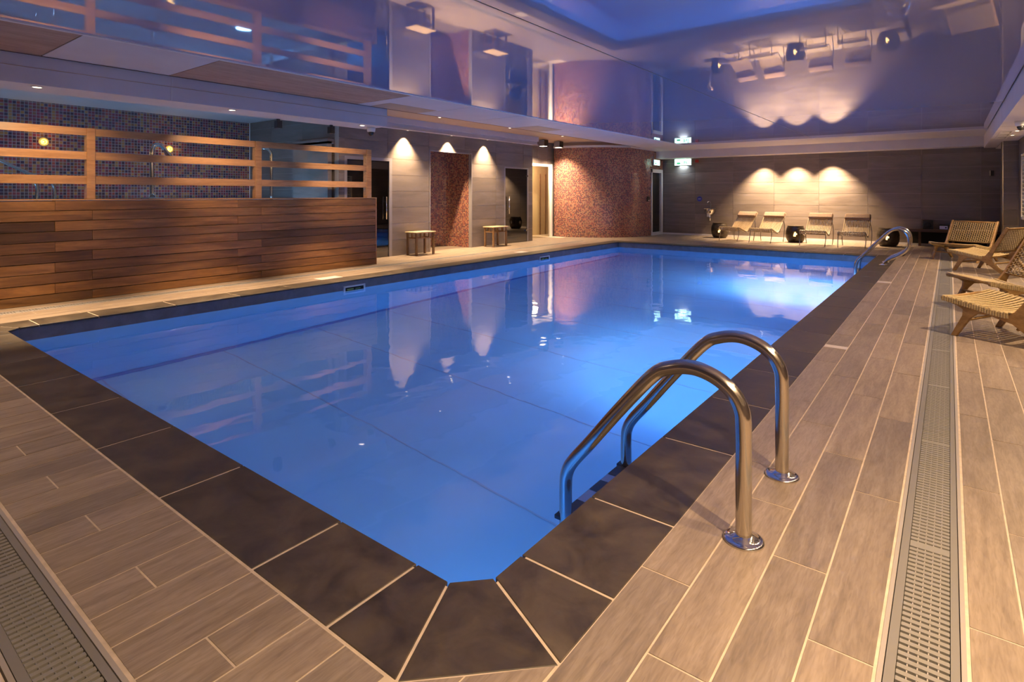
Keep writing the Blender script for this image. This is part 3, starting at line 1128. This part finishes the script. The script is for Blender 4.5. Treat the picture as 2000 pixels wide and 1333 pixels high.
t = thing('pool_ladder', 'nearest stainless pool ladder with tall arched handrails', 'ladder', (0, 0, 0))
path = [(-.685, 0, .003), (-.685, 0, .25), (-.685, 0, .46), (-.692, 0, .54), (-.727, 0, .607), (-.80, 0, .660), (-.90, 0, .684), (-1.005, 0, .664), (-1.09, 0, .612), (-1.26, 0, .415), (-1.42, 0, .215), (-1.515, 0, .10), (-1.553, 0, .03), (-1.562, 0, -.05), (-1.562, 0, -.3), (-1.562, 0, -1.4)]
for y in (2.49, 3.18):
    sp_ = smooth_path([(p[0], y, p[2]) for p in path], 6)
    MB().tube(sp_, .0325, 20).build('handrail', M['steel'], t, smooth=True)
    flange(t, -.685, y)
for z in (-.245, -.52, -.80, -1.08):
    st = MB().box(-1.605, -1.50, 2.515, 3.155, z - .022, z).build('step', M['steel'], t, bevel=.006)
    for q in (2.60, 2.86, 3.08):
        MB().box(-1.60, -1.505, q - .065, q + .065, z, z + .006).build('grip_pad', M['darkrub'], st, bevel=.003)
    for y in (2.49, 3.18):
        MB().box(-1.615, -1.51, y - .03, y + .03, z - .03, z + .012).build('step_clamp', M['darkrub'], st, bevel=.006)

t = thing('pool_ladder', 'far stainless pool ladder with hooked rails near the back wall', 'ladder', (0, 0, 0))
path = [(-1.08, 0, .003), (-1.06, 0, .05), (-.98, 0, .12), (-.84, 0, .20), (-.72, 0, .29), (-.655, 0, .40), (-.645, 0, .54), (-.68, 0, .66), (-.77, 0, .735), (-.87, 0, .745), (-.98, 0, .69), (-1.16, 0, .50), (-1.42, 0, .20), (-1.54, 0, .06), (-1.575, 0, -.08), (-1.575, 0, -.4), (-1.575, 0, -1.4)]
for y in (13.97, 14.62):
    MB().tube(smooth_path([(p[0], y, p[2]) for p in path], 4), .031, 14).build('handrail', M['steel'], t, smooth=True)
    flange(t, -1.08, y)
for z in (-.245, -.52, -.80):
    MB().box(-1.615, -1.51, 13.995, 14.595, z - .022, z).build('step', M['steel'], t, bevel=.006)

# ================================================================== HOT TUB
tub = thing('hot_tub', 'raised hot tub clad in brown horizontal boards with slatted rail', 'hot tub', (0, 0, 0))
TE = 7.73
MB().box(TX - .16, TX - .026, -1.38, TE - .03, 0, ZT - .03).box(-14.08, TX - .16, -1.38, 7.33, 0, .12).box(TX - .9, TX - .16, 7.33, 7.44, 0, ZT - .06).build('core', M['darkwood'], tub)
rowh = .1385
for r in range(10):
    z1 = ZT - .018 - r * rowh
    z0 = z1 - rowh + .008
    js = [-1.38, -.1, 2.34, 4.81, 7.72] if r % 2 == 0 else [-1.38, .3, 2.76, 5.23, 7.72]
    for a, b in zip(js[:-1], js[1:]):
        jit = random.uniform(-.002, .004)
        lo = max(0.004, z0)
        ml = MB()
        ca = (a + b) / 2
        ml.extrude([(-.022, a + .0015 - ca, lo), (.003, a + .0015 - ca, lo), (-.004, a + .0015 - ca, z1), (-.022, a + .0015 - ca, z1)][::-1], (0, b - a - .003, 0))
        o = ml.build('cladding_board', M['tubwood'], tub, bevel=.002)
        o.location = (TX + jit * .8, ca, 0)
        o.rotation_euler = (random.uniform(-.0009, .0009), 0, 0)
MB().box(TX - .026, TX + .004, TE - .01, TE + .012, 0, ZT - .014).build('corner_batten', M['railwood'], tub)
MB().box(TX - .18, TX + .012, -1.38, TE + .012, ZT - .015, ZT + .004).build('cap_board', M['railwood'], tub, bevel=.003)
for a, b in ((.05, .16), (2.70, 2.80), (5.13, 5.24), (7.50, 7.62)):
    MB().box(TX - .13, TX - .012, a, b, ZT + .004, 2.378).build('rail_post', M['railwood'], tub, bevel=.003)
for (a, b) in ((.16, 2.70), (2.80, 5.13), (5.24, 7.50)):
    for (z0, z1) in ((2.272, 2.376), (1.937, 2.047), (1.595, 1.711)):
        o = MB().box(TX - .055, TX - .025, a - (a + b) / 2, b - (a + b) / 2, z0, z1).build('rail_board', M['railwood'], tub, bevel=.003)
        o.location = (0, (a + b) / 2, 0)
MB().box(-14.08, -14.06, -1.38, 7.44, .12, 1.36).box(-14.06, TX - .18, 7.40, 7.44, .12, 1.36).box(TX - .19, TX - .17, -1.38, 7.40, .12, 1.36).box(-14.08, TX - .18, -1.38, -1.36, .12, 1.36).box(-14.06, TX - .19, -1.36, 7.40, .12, .5).build('tub_basin', M['tubliner'], tub)
MB().quad((-14.06, -1.36, 1.325), (TX - .19, -1.36, 1.325), (TX - .19, 7.40, 1.325), (-14.06, 7.40, 1.325)).build('water_surface', M['tubwater'], tub)
for (x, y, pw) in ((-11.6, 6.0, 1.6), (-11.6, 1.6, 1.3)):
    lamp('AREA', 'tub_light', (x, y, .58), P_TUBW * pw, (0.22, 0.52, 0.95), tub, size=.3, target=(x, y, 2))
    MB().lathe([(.14, 0), (.14, .02), (.02, .03)], (x, y, .502), 16).build('tub_lamp', M['poollens'], tub)

# swan-neck massage spouts and grab rails standing in the tub
t = thing('water_spout', 'wide swan-neck steel spout on square foot inside the hot tub', 'spout', (-12.0, 4.435, 1.30))
MB().box(-.16, .16, -.12, .14, 0, .10).build('foot', M['steel'], t, bevel=.01)
MB().tube(smooth_path([(0, 0, .1), (0, 0, .6), (0, 0, .95), (.02, .03, 1.08), (.03, .12, 1.10), (.03, .2, 1.02)], 5), .036, 12).build('pipe', M['steel'], t, smooth=True)
MB().extrude([(-.03, .14, 1.10), (.10, .12, 1.10), (.16, .28, .86), (-.10, .30, .86)], (0, .02, .03)).build('spout_blade', M['chrome'], t)
t = thing('water_spout', 'slim hooked steel pipe before the teal tiles of the tub', 'spout', (-12.0, 6.834, 1.30))
MB().tube(smooth_path([(0, 0, 0), (0, 0, .9), (0, -.01, 1.08), (-.05, -.08, 1.17), (-.14, -.2, 1.16), (-.2, -.28, 1.02)], 5), .03, 12).build('pipe', M['steel'], t, smooth=True)
MB().lathe([(.07, 0), (.07, .03), (.03, .05)], (0, 0, 0), 16).build('collar', M['chrome'], t)
t = thing('grab_rail', 'pair of sloping steel grab rails at left end of tub', 'grab rail', (-12.0, 2.2, 1.30))
for dy, dz in ((0, 0), (-.32, -.16)):
    MB().tube(smooth_path([(0, -1.3 + dy, 1.5 + dz), (0, -.3 + dy, .9 + dz), (0, .35 + dy, .53 + dz), (0, .52 + dy + (.28 if dy else .2), .34 + (.02 if dy else 0)), (0, .60 + dy + (.22 if dy else .14), .0)], 5), .026, 10).build('rail', M['steel'], t, smooth=True)
# ring lamps on the mosaic wall
for y, lab in ((3.29, 'round yellow ring lamp on mosaic wall left of first rail post'), (5.56, 'round yellow ring lamp on mosaic wall beside the spout'), (1.0, 'round yellow ring lamp on mosaic wall beyond left edge')):
    t = thing('ring_lamp', lab, 'wall lamp', (-14.1, y, 2.486), 0, 'ring lamps on mosaic wall')
    a = MB()
    pts = [(.02, .055 * math.cos(q * PI / 10), .055 * math.sin(q * PI / 10)) for q in range(21)]
    a.tube(pts, .026, 8, cap=False).build('ring', M['gold'], t, smooth=True)
    MB().lathe([(.035, 0), (.03, .012), (.01, .018)], n=16).build('centre', M['rod'], t).rotation_euler = (0, PI / 2, 0)
    lamp('POINT', 'ring_light', (-14.03, y, 2.486), 3, (1, .6, .15), t, size=.05)

# ================================================================== LAMPS
def downlight(name, label, loc, power, spot, target, size=.03, blend=.5, group=None, color=WARM, r=.045, wide=0):
    t = thing(name, label, 'downlight', loc, 0, group)
    MB().lathe([(r * 1.35, .0), (r * 1.35, -.004), (r, -.007), (r, -.001)], n=20).build('trim_ring', M['white_trim'], t, smooth=True)
    MB().lathe([(r * .95, -.0015), (r * .9, -.003), (.01, -.003)], n=16).build('lens', M['lens'], t)
    l = lamp('SPOT', 'downlight_beam', (loc[0], loc[1], loc[2] - .02), power, color, t, size=size, spot=spot, blend=blend, target=target)
    if wide:
        lamp('SPOT', 'downlight_spill', (loc[0], loc[1], loc[2] - .02), wide, color, t, size=size, spot=74, blend=1.0, target=(TX, loc[1] + .38, 1.86))
    return t


for i, y in enumerate((1.87, 4.10, 6.41)):
    downlight('downlight', 'recessed downlight in white beam over the tub, ' + ('nearest the left picture edge', 'middle one above the middle rail bay', 'right one beside the dome camera')[i], (-8.26, y, 2.6785), P_TUB, 64, (-8.40, y, 0), size=.04, blend=.9, wide=230, group='downlights in the tub beam')
for i, y in enumerate((9.29, 10.80, 12.25)):
    downlight('downlight', ('wall washer over the first bench pier', 'wall washer over the mosaic opening', 'wall washer over the second bench pier')[i], (-10.255, y, 2.984), P_WASH, 88, (-10.27, y, 0), size=.015, blend=.85, group='wall washers on the grey tile wall', r=.03)
for i, (x, y) in enumerate(((-9.35, 9.45), (-9.35, 12.1), (-9.4, 14.8))):
    downlight('downlight', ('small downlight in beige ceiling before the first bench', 'small downlight in beige ceiling before the second bench', 'small downlight in beige ceiling before the recess door')[i], (x, y, 3.239), 160, 120, (x, y, 0), size=.03, blend=.8, group='downlights in the beige ceiling', r=.035)
for i, x in enumerate((-4.87, -3.88, -2.88)):
    downlight('downlight', ('left of three spotlights above the slatted loungers', 'middle of three spotlights above the slatted loungers', 'right of three spotlights above the slatted loungers')[i], (x, 19.70, 2.744), P_BACK, 94, (x, 19.70, 0), size=.02, blend=.8, group='spotlights over the loungers', r=.03)
for i in range(17):
    y = 15.6 - i
    lab = {0: 'soffit downlight at far end of right row beside the hatch', 1: 'second soffit downlight from far end of right row', 2: 'third soffit downlight from far end of right row'}.get(i, 'soffit downlight of right row outside the picture')
    downlight('downlight', lab, (1.03, y, 2.6785), P_RIGHT * {1: 5.0, 5: 4.2, 9: 5.0, 13: 2.8, 14: 6.4, 15: 3.4}.get(i, .45), 130, (.80, y, 0), size=.03, blend=.9, group='downlights in the right soffit', r=.04)
for i, x in enumerate((-3.9, -5.0, -6.4, -7.8)):
    downlight('downlight', 'downlight in the near ceiling behind the camera', (x, -.55, 2.9985), P_NEAR, 120, (x, -.1, 0), size=.03, blend=.9, group='downlights behind the camera', r=.04)
# box spots in the recess
for i, (x, y) in enumerate(((-10.45, 15.3), (-10.35, 16.05))):
    t = thing('box_spotlight', ('left box spotlight under ceiling before the beige door', 'right box spotlight under ceiling beside curved mosaic')[i], 'spotlight', (x, y, 3.02), 0, 'box spotlights in the recess')
    MB().box(-.11, .11, -.11, .11, .0, .20).build('housing', M['doorframe'], t, bevel=.004)
    MB().box(-.02, .02, -.02, .02, .20, .22).build('stem', M['black'], t)
    MB().box(-.085, .085, -.085, .085, -.004, .0).build('lens', M['lens'], t)
    MB().box(.111, .118, -.11, .11, .0, .2).build('side_plate', M['black'], t)
    lamp('SPOT', 'box_beam', (x, y, 2.99), 420, WARM2, t, size=.06, spot=110, blend=.7, target=(x - .2, y + .5, 0))

# ================================================================== SIGNS, DEVICES
def sign(label, loc, rz, w_, h_):
    t = thing('exit_sign', label, 'sign', loc, rz, 'lit exit signs')
    MB().box(-w_ / 2, w_ / 2, -.05, .0, -h_ / 2, h_ / 2).build('housing', M['white_trim'], t)
    MB().box(-w_ / 2 + .01, w_ / 2 - .01, -.056, -.051, -h_ / 2 + .01, h_ / 2 - .01).build('face', M['sign'], t)
    g_ = MB()
    g_.box(-w_ * .36, -w_ * .22, -.059, -.0565, -h_ * .30, -h_ * .05)     # arrow shaft
    g_.extrude([(-w_ * .22, -.059, -h_ * .36), (-w_ * .12, -.059, -h_ * .17), (-w_ * .22, -.059, h_ * .03)], (0, .0025, 0))
    g_.box(w_ * .06, w_ * .10, -.059, -.0565, -h_ * .3, h_ * .22)
    g_.box(w_ * .10, w_ * .22, -.059, -.0565, -h_ * .02, h_ * .06)
    g_.box(w_ * .20, w_ * .24, -.059, -.0565, -h_ * .3, h_ * .02)
    g_.box(w_ * .30, w_ * .33, -.059, -.0565, -h_ * .34, h_ * .34)
    tag(g_.build('pictogram', M['signgreen'], t), kind='stuff')
    return t


s1 = sign('bright white-green exit sign on back wall left of red alarm', (-7.62, BY - .0, 2.62), 0, .62, .24)
s2 = sign('smaller green exit sign over the white door beside mosaic', (-8.395, 19.45, 2.60), PI / 2, .50, .20)  # sign-shaped glowing panel set above the door head
lamp('AREA', 'sign_glow', (-7.62, BY - .10, 2.47), 6, (.7, .9, 1.0), s1, size=.3, target=(-7.62, BY - .02, 2.0))

t = thing('fire_alarm', 'small red fire alarm box on back wall under the soffit', 'alarm', (-7.12, BY, 2.64))
MB().box(-.06, .06, -.05, 0, -.05, .05).build('housing', M['red'], t, bevel=.008)
MB().lathe([(.03, 0), (.03, .01), (.01, .014)], n=12).build('lens', M['red'], t).matrix_basis = Matrix.Translation((0, -.05, 0)) @ Matrix.Rotation(PI / 2, 4, 'X')
t = thing('round_sign', 'round blue sign with white lettering above the drinking fountain', 'sign', (-7.03, BY - .002, 1.30))
MB().lathe([(.09, 0), (.09, .006)], n=28).build('disc', M['blue'], t).rotation_euler = (PI / 2, 0, 0)
lt = MB()
for a, b in ((-.045, -.030), (-.020, -.005), (.005, .02), (.03, .045)):
    lt.box(a, b, -.009, -.0065, -.014, .012)
lt.box(-.045, .045, -.009, -.0065, -.004, .002)
lt.build('lettering', M['signwhite'], t)
t = thing('drinking_fountain', 'wall-hung steel drinking fountain with curved tap and bottle trap', 'fountain', (-6.66, BY, .80))
bw = MB()
for i in range(7):
    r = .20 * math.sqrt(max(0, 1 - (i / 6.3) ** 2))
    for k in range(13):
        q = PI * k / 12
        bw.v.append((r * math.cos(q), -r * 1.3 * math.sin(q), .14 - i * .04))
for i in range(6):
    for k in range(12):
        bw.f.append((i * 13 + k, i * 13 + k + 1, (i + 1) * 13 + k + 1, (i + 1) * 13 + k))
bw.build('bowl', M['steel'], t, smooth=True)
MB().box(-.21, .21, -.02, 0, .13, .17).build('back_plate', M['steel'], t)
MB().tube(smooth_path([(.04, -.06, .15), (.04, -.06, .34), (.02, -.07, .40), (-.03, -.1, .41), (-.05, -.12, .36)], 4), .011, 8).build('tap', M['chrome'], t, smooth=True)
MB().tube([(.02, -.08, -.08), (.02, -.08, -.26)], .03, 10).tube([(.02, -.08, -.2), (.02, 0, -.24)], .02, 8).build('trap', M['chrome'], t, smooth=True)
MB().box(-.04, .06, -.22, -.19, -.12, .02).build('front_panel', M['white_trim'], t, bevel=.01)
kp = arc(rad)[37]
t = thing('keypad', 'black door keypad on curved mosaic beside the white door', 'keypad', (kp.x + .03, kp.y, 1.30), math.radians(60))
MB().box(-.05, .05, -.04, .0, -.09, .09).build('housing', M['black'], t, bevel=.006)
MB().box(-.01, .03, -.044, -.04, -.07, -.04).build('button', M['signwhite'], t)
t = thing('wall_device', 'slim black and steel switch at right end of back wall', 'switch', (.90, BY, 2.03))
MB().box(-.015, .05, -.03, 0, -.07, .07).build('housing', M['black'], t)
MB().box(-.045, -.018, -.035, 0, -.07, .07).build('steel_plate', M['steel'], t)
for loc, lab, rr in (((-8.40, 6.72, 2.68), 'white dome camera under right end of tub beam', .075), ((.95, 12.75, 2.68), 'dome camera under the right soffit', .08)):
    t = thing('dome_camera', lab, 'camera', loc)
    MB().lathe([(rr * 1.05, 0), (rr * 1.05, -.03), (rr * .95, -.075), (rr * .80, -.085)], n=24).build('base', M['white_trim'], t, smooth=True)
    MB().lathe([(rr * .72, -.085), (rr * .66, -.115), (rr * .42, -.145), (.005, -.155)], n=24).build('dome', M['dome'], t, smooth=True)
for i, (x, y) in enumerate(((-8.66, 5.05), (-8.66, 6.05))):
    t = thing('clip_speaker', ('small black bracket speaker under tub beam at its middle', 'small black bracket speaker under tub beam near dome camera')[i], 'speaker', (x, y, 2.68), 0, 'black bracket speakers')
    MB().box(-.02, .02, -.02, .02, -.03, 0).build('bracket', M['black'], t)
    MB().box(-.05, .05, -.045, .045, -.15, -.03).build('body', M['black'], t, bevel=.006)
t = thing('access_hatch', 'slatted vent hatch in the right soffit near the back wall', 'vent', (.86, 15.6, 2.68))
MB().box(-.07, .13, -1.1, .9, -.006, 0).build('frame', M['white_trim'], t)
for y in (-.95, -.30, .35):
    MB().box(-.04, .10, y, y + .03, -.010, -.006).build('slot', M['rod'], t)
    MB().box(.08, .10, y, y + .4, -.010, -.006).build('slot', M['rod'], t)

# shelf bench with audio boxes
t = thing('wall_shelf', 'long dark wooden shelf bench along right end of back wall', 'shelf', (0, 0, 0))
MB().box(-.92, 1.08, 19.72, BY - .015, .40, .48).build('top', M['darkwood'], t, bevel=.004)
for x in (-.70, .05, .80):
    MB().box(x, x + .06, 19.80, 19.95, 0, .40).build('leg', M['darkwood'], t)
MB().box(-.9, 1.06, 20.0, 20.05, .06, .40).build('back_panel', M['void'], t)
for lab, (x0, x1, h) in (('left black speaker on the dark shelf', (-.60, -.36, .25)), ('right black speaker on the dark shelf behind woven back', (.21, .44, .26))):
    s_ = thing('speaker', lab, 'speaker', ((x0 + x1) / 2, 19.9, .481), 0, 'black speakers on the shelf')
    MB().box(-(x1 - x0) / 2, (x1 - x0) / 2, -.1, .1, 0, h).build('cabinet', M['black'], s_, bevel=.006)
    cn = MB().lathe([(.075, 0), (.06, -.012), (.015, -.02)], n=18).build('cone', M['darkrub'], s_)
    cn.rotation_euler = (-PI / 2, 0, 0)
    cn.location = (0, -.101, h * .45)
t = thing('radio', 'black receiver box with pale front panel between shelf speakers', 'radio', (-.03, 19.9, .481))
MB().box(-.20, .19, -.10, .1, 0, .14).build('case', M['black'], t, bevel=.004)
MB().box(-.19, -.01, -.108, -.1, .01, .10).build('pale_panel', M['signwhite'], t)
MB().lathe([(.02, 0), (.02, .012)], n=12).build('knob', M['black'], t).matrix_basis = Matrix.Translation((-.05, -.108, .055)) @ Matrix.Rotation(PI / 2, 4, 'X')


# ================================================================== BENCHES
def bench(label, loc, rz):
    t = thing('side_table', label, 'side table', loc, rz, 'small oriental side tables by the grey wall')
    L, W_, H_ = .62, .36, .56       # along y, x
    MB().box(-W_ / 2 - .02, W_ / 2 + .02, -L / 2 - .02, L / 2 + .02, H_ - .03, H_).build('table_top', M['benchtop'], t, bevel=.006)
    for sx in (-1, 1):
        for sy in (-1, 1):
            MB().extrude([(sx * (W_ / 2 - .03) - .024, sy * (L / 2 - .03) - .024, 0), (sx * (W_ / 2 - .03) + .024, sy * (L / 2 - .03) - .024, 0), (sx * (W_ / 2 - .03) + .024, sy * (L / 2 - .03) + .024, 0), (sx * (W_ / 2 - .03) - .024, sy * (L / 2 - .03) + .024, 0)], (0, 0, H_ - .03)).build('leg', M['benchwood'], t, bevel=.004)
    for sx in (-1, 1):
        x_ = sx * (W_ / 2 - .03)
        MB().box(x_ - .012, x_ + .012, -L / 2 + .05, L / 2 - .05, H_ - .16, H_ - .135).build('stretcher', M['benchwood'], t)
        for y_ in (-.14, .14):
            MB().box(x_ - .012, x_ + .012, y_ - .02, y_ + .02, H_ - .135, H_ - .03).build('strut', M['benchwood'], t)
    for sy in (-1, 1):
        y_ = sy * (L / 2 - .03)
        MB().box(-W_ / 2 + .05, W_ / 2 - .05, y_ - .012, y_ + .012, H_ - .16, H_ - .135).build('stretcher', M['benchwood'], t)
        MB().box(-.02, .02, y_ - .012, y_ + .012, H_ - .135, H_ - .03).build('strut', M['benchwood'], t)
    return t


bench('low carved wooden side table beside the mosaic opening', (-10.14, 9.60, 0.001), 0)
bench('low carved wooden side table before the hinged glass door', (-10.13, 12.46, 0.001), 0)


# ================================================================== SLATTED LOUNGERS
def lounger_parts(t):
    prof = [(-.02, .33), (-.035, .38), (0.0, .43), (.06, .445), (.16, .42), (.30, .365), (.42, .325), (.50, .315), (.58, .345), (.69, .44), (.81, .57), (.95, .73), (1.07, .875)]
    pr2 = smooth_path([(0, -a, b) for a, b in prof], 2)
    sl = MB()
    n = 17
    W_ = .66
    pitch = W_ / n
    for i in range(n):
        x0 = -W_ / 2 + i * pitch + .006
        x1 = x0 + pitch - .018
        b = len(sl.v)
        for p in pr2:
            pass
        m = len(pr2)
        for j, p in enumerate(pr2):
            tg = (pr2[min(j + 1, m - 1)] - pr2[max(j - 1, 0)]).normalized()
            nr = Vector((0, tg.z, -tg.y)) * .007
            for xx, sg in ((x0, 1), (x1, 1), (x1, -1), (x0, -1)):
                q = p + nr * sg
                sl.v.append((xx, -q.y, q.z))
        for j in range(m - 1):
            for k in range(4):
                k2 = (k + 1) % 4
                sl.f.append((b + j * 4 + k, b + j * 4 + k2, b + (j + 1) * 4 + k2, b + (j + 1) * 4 + k))
        sl.f += [(b + 3, b + 2, b + 1, b), tuple(b + (m - 1) * 4 + k for k in range(4))]
    tag(sl.build('seat_slats', M['slat'], t), kind='stuff')
    for (y_, z_) in ((.06, .43), (.45, .31), (.62, .32), (.95, .715)):
        MB().tube([(-W_ / 2, y_, z_), (W_ / 2, y_, z_)], .013, 8).build('cross_rod', M['rod'], t)
    for sx in (-1, 1):
        x_ = sx * (W_ / 2 - .02)
        MB().tube(smooth_path([(x_, .10, .42), (x_ + sx * .02, .06, .22), (x_ + sx * .01, -.01, .012)], 4), .011, 8).build('leg', M['rod'], t, smooth=True)
        MB().tube(smooth_path([(x_, .91, .67), (x_ + sx * .04, .88, .45), (x_ + sx * .05, .82, .22), (x_ + sx * .03, .80, .012)], 4), .011, 8).build('leg', M['rod'], t, smooth=True)
        MB().tube(smooth_path([(x_, .05, .40), (x_, .45, .28), (x_, .62, .345), (x_, 1.03, .81)], 4), .012, 8).build('side_rod', M['rod'], t, smooth=True)
    c = MB().box(-W_ / 2 + .01, W_ / 2 - .01, -.045, .045, -.10, .10).build('head_cushion', M['cushion'], t, bevel=.04, seg=4)
    c.location = (0, .985, .82)
    c.rotation_euler = (math.radians(-42), 0, 0)


labs = ['slatted lounger with cushion nearest the drinking fountain', 'slatted lounger with cushion, second from the fountain, left of middle drum', 'slatted lounger with cushion just right of the middle drum', 'slatted lounger with cushion farthest right, beside far ladder']
specs = [((-5.45, 18.12, .0), .33), ((-4.50, 18.02, .0), .20), ((-3.06, 17.82, 0), .06), ((-2.10, 17.76, 0), .04)]
lg = thing('slatted_lounger', labs[0], 'lounger', specs[0][0], -specs[0][1], 'slatted loungers along the back wall')
lounger_parts(lg)
for lb, (p, a) in zip(labs[1:], specs[1:]):
    dup(lg, p, -a, lb)

# drum stools
def drum_parts(t):
    prof = [(.20, .015), (.235, .06), (.265, .14), (.278, .24), (.272, .34), (.245, .43), (.215, .49)]
    pr_ = []
    for i in range(len(prof) - 1):
        for k in range(2):
            q = k / 2
            pr_.append((prof[i][0] * (1 - q) + prof[i + 1][0] * q, prof[i][1] * (1 - q) + prof[i + 1][1] * q))
    pr_.append(prof[-1])
    n = 48
    mb = MB()
    for r, z in pr_:
        for k in range(n):
            q = 2 * PI * k / n
            mb.v.append((r * math.cos(q), r * math.sin(q), z))
    for i in range(len(pr_) - 1):
        for k in range(n):
            zc = (pr_[i][1] + pr_[i + 1][1]) / 2
            dq = ((k + .5) % 12 - 6) * 2 * PI / n * .27
            a, b = dq, zc - .26
            lobes = any((a - p) ** 2 + (b - q) ** 2 < .042 ** 2 for p, q in ((.04, 0), (-.04, 0), (0, .042), (0, -.042)))
            if lobes:
                continue
            k2 = (k + 1) % n
            mb.f.append((i * n + k, i * n + k2, (i + 1) * n + k2, (i + 1) * n + k))
    me = mb.mesh('shell', M['barrel'])
    o = obj('shell', me, t)
    s_ = o.modifiers.new('solid', 'SOLIDIFY')
    s_.thickness = .015
    MB().lathe([(.22, .0), (.225, .012), (.222, .02)], (0, 0, .487), 32).build('lid', M['barrel'], t)
    MB().lathe([(.20, 0), (.20, .016)], n=32).build('foot', M['barrel'], t)
    MB().lathe([(.05, .02), (.055, .22), (.03, .29), (.005, .31)], n=16).build('candle', M['candle'], t, smooth=True)  # glowing core added in place of lit wall seen through the holes


dl = ['dark drum stool with glowing cut-out at left of loungers', 'dark drum stool with glowing cut-out between the lounger pairs', 'dark drum stool glowing behind the far ladder']
ds = [((-6.12, 19.45, 0.001), .15), ((-3.72, 19.02, .001), .1), ((-1.37, 19.15, .001), -.1)]
dr = thing('drum_stool', dl[0], 'stool', ds[0][0], ds[0][1] + PI / 4, 'perforated drum stools')
drum_parts(dr)
for lb, (p, a) in zip(dl[1:], ds[1:]):
    dup(dr, p, a + PI / 4, lb)


# ================================================================== WOVEN LOUNGE CHAIRS
def chair_parts(t):
    """local: x = back direction (depth, front edge at x=0), y = width 0..W"""
    W_ = .86
    def side(y):
        o1 = [(-.03, .385), (-.025, .355), (.12, .315), (.17, .285), (.165, .22), (.06, .0), (.115, .0), (.235, .20), (.30, .262), (.40, .262), (.50, .235), (.58, .215), (.86, .0), (.925, .0), (.70, .235), (.685, .30), (.735, .42), (.955, .845), (.935, .868), (.905, .862), (.66, .42), (.60, .335), (.55, .305), (.44, .310), (.25, .345), (0.0, .395)]
        return MB().extrude([(a, y - .02, b) for a, b in o1][::-1], (0, .04, 0))
    for y in (0.0, W_):
        side(y).build('side_frame', M['teak'], t, bevel=.008, seg=2)
    for (a, b, r) in ((.0, .375, .018), (.53, .275, .016), (.935, .835, .018), (.70, .40, .016), (.17, .17, .014), (.62, .17, .014)):
        MB().tube([(a, 0, b), (a, W_, b)], r, 10).build('crossbar', M['teak'], t, smooth=True)
    # woven seat: cords across the width, sagging a little
    pts = [(-.02, .392), (.10, .375), (.25, .350), (.40, .322), (.52, .308), (.585, .318)]
    sp = smooth_path([(a, 0, b) for a, b in pts], 6)
    L = [0]
    for i in range(1, len(sp)):
        L.append(L[-1] + (sp[i] - sp[i - 1]).length)
    def at(s_):
        for i in range(1, len(sp)):
            if L[i] >= s_:
                q = (s_ - L[i - 1]) / (L[i] - L[i - 1])
                return sp[i - 1].lerp(sp[i], q)
        return sp[-1]
    seat = MB()
    n = 15
    for i in range(n):
        s_ = (i + .5) / n * L[-1]
        p = at(s_)
        row = []
        for k in range(9):
            q = k / 8
            sag = -.022 * math.sin(PI * q)
            row.append((p.x, -.022 + q * (W_ + .044), p.z + .008 + sag))
        seat.tube(row, .0145, 6, flat=.6)
    # lengthwise under-cords
    for k in range(13):
        y = W_ * (k + .5) / 13
        sag = -.022 * math.sin(PI * y / W_)
        seat.tube([(at(L[-1] * j / 10).x, y, at(L[-1] * j / 10).z + .001 + sag) for j in range(11)], .007, 5, flat=.5)
    tag(seat.build('woven_seat', M['cord'], t, smooth=True), kind='stuff')
    for y in (0.0, W_):     # cord wrapped round the side rails
        wr = MB()
        for i in range(26):
            s_ = (i + .5) / 26 * L[-1] * .95
            p = at(s_)
            wr.box(p.x - .009, p.x + .009, y - .026, y + .026, p.z - .046, p.z + .006)
        tag(wr.build('cord_wrap', M['cord'], t, bevel=.003), kind='stuff')
    # woven back: basket weave
    a0, b0, a1, b1 = .665, .405, .925, .85
    d = Vector((a1 - a0, 0, b1 - b0))
    Lb = d.length
    d.normalize()
    nr = Vector((-d.z, 0, d.x))
    bk = MB()
    nh, nv = 20, 22
    for i in range(nh):
        s_ = (i + .5) / nh * Lb
        row = []
        for k in range(nv * 1 + 1):
            q = k / nv
            hollow = -.018 * math.sin(PI * q)
            wv = .007 * (1 if (k + i) % 2 else -1)
            p = Vector((a0, -.022 + q * (W_ + .044), b0)) + d * s_ + nr * (wv + hollow)
            row.append(tuple(p))
        bk.tube(row, .0085, 4, flat=.45)
    for k in range(nv):
        q = (k + .5) / nv
        row = []
        hollow = -.018 * math.sin(PI * q)
        for i in range(0, 9):
            row.append(tuple(Vector((a0, -.022 + q * (W_ + .044), b0)) + d * (Lb * i / 8) + nr * hollow))
        bk.tube(row, .007, 4, flat=.5)
    tag(bk.build('woven_back', M['cord'], t, smooth=True), kind='stuff')


def place(P, w_):
    """front near-left corner P and width direction; returns loc, rz so that local y -> w_"""
    ang = math.atan2(w_[1], w_[0]) - PI / 2
    return (P[0], P[1], 0.001), ang


cl_ = ['woven cord lounge chair nearest the camera, seat only in view', 'woven cord lounge chair second from the camera, cut by picture edge', 'woven cord lounge chair third from camera, seen from its side', 'woven cord lounge chair farthest away, turned to face the camera']
# D, C, B, A : local x must point backwards (to the right wall)
cs = [((-.04, 7.47), (.45, .89)), ((.397, 8.942), (-.47, .88)), ((-.01, 13.83), (.45, .89)), ((.43, 15.45), (-.90, .44))]
wc = None
for lb, (P, w_) in zip(cl_, cs):
    loc, rz = place(P, w_)
    if wc is None:
        wc = thing('woven_chair', lb, 'chair', loc, rz, 'woven cord lounge chairs along the right wall')
        chair_parts(wc)
    else:
        dup(wc, loc, rz, lb)
print('floor tiles', n_pl[0], 'objects', len(bpy.data.objects))
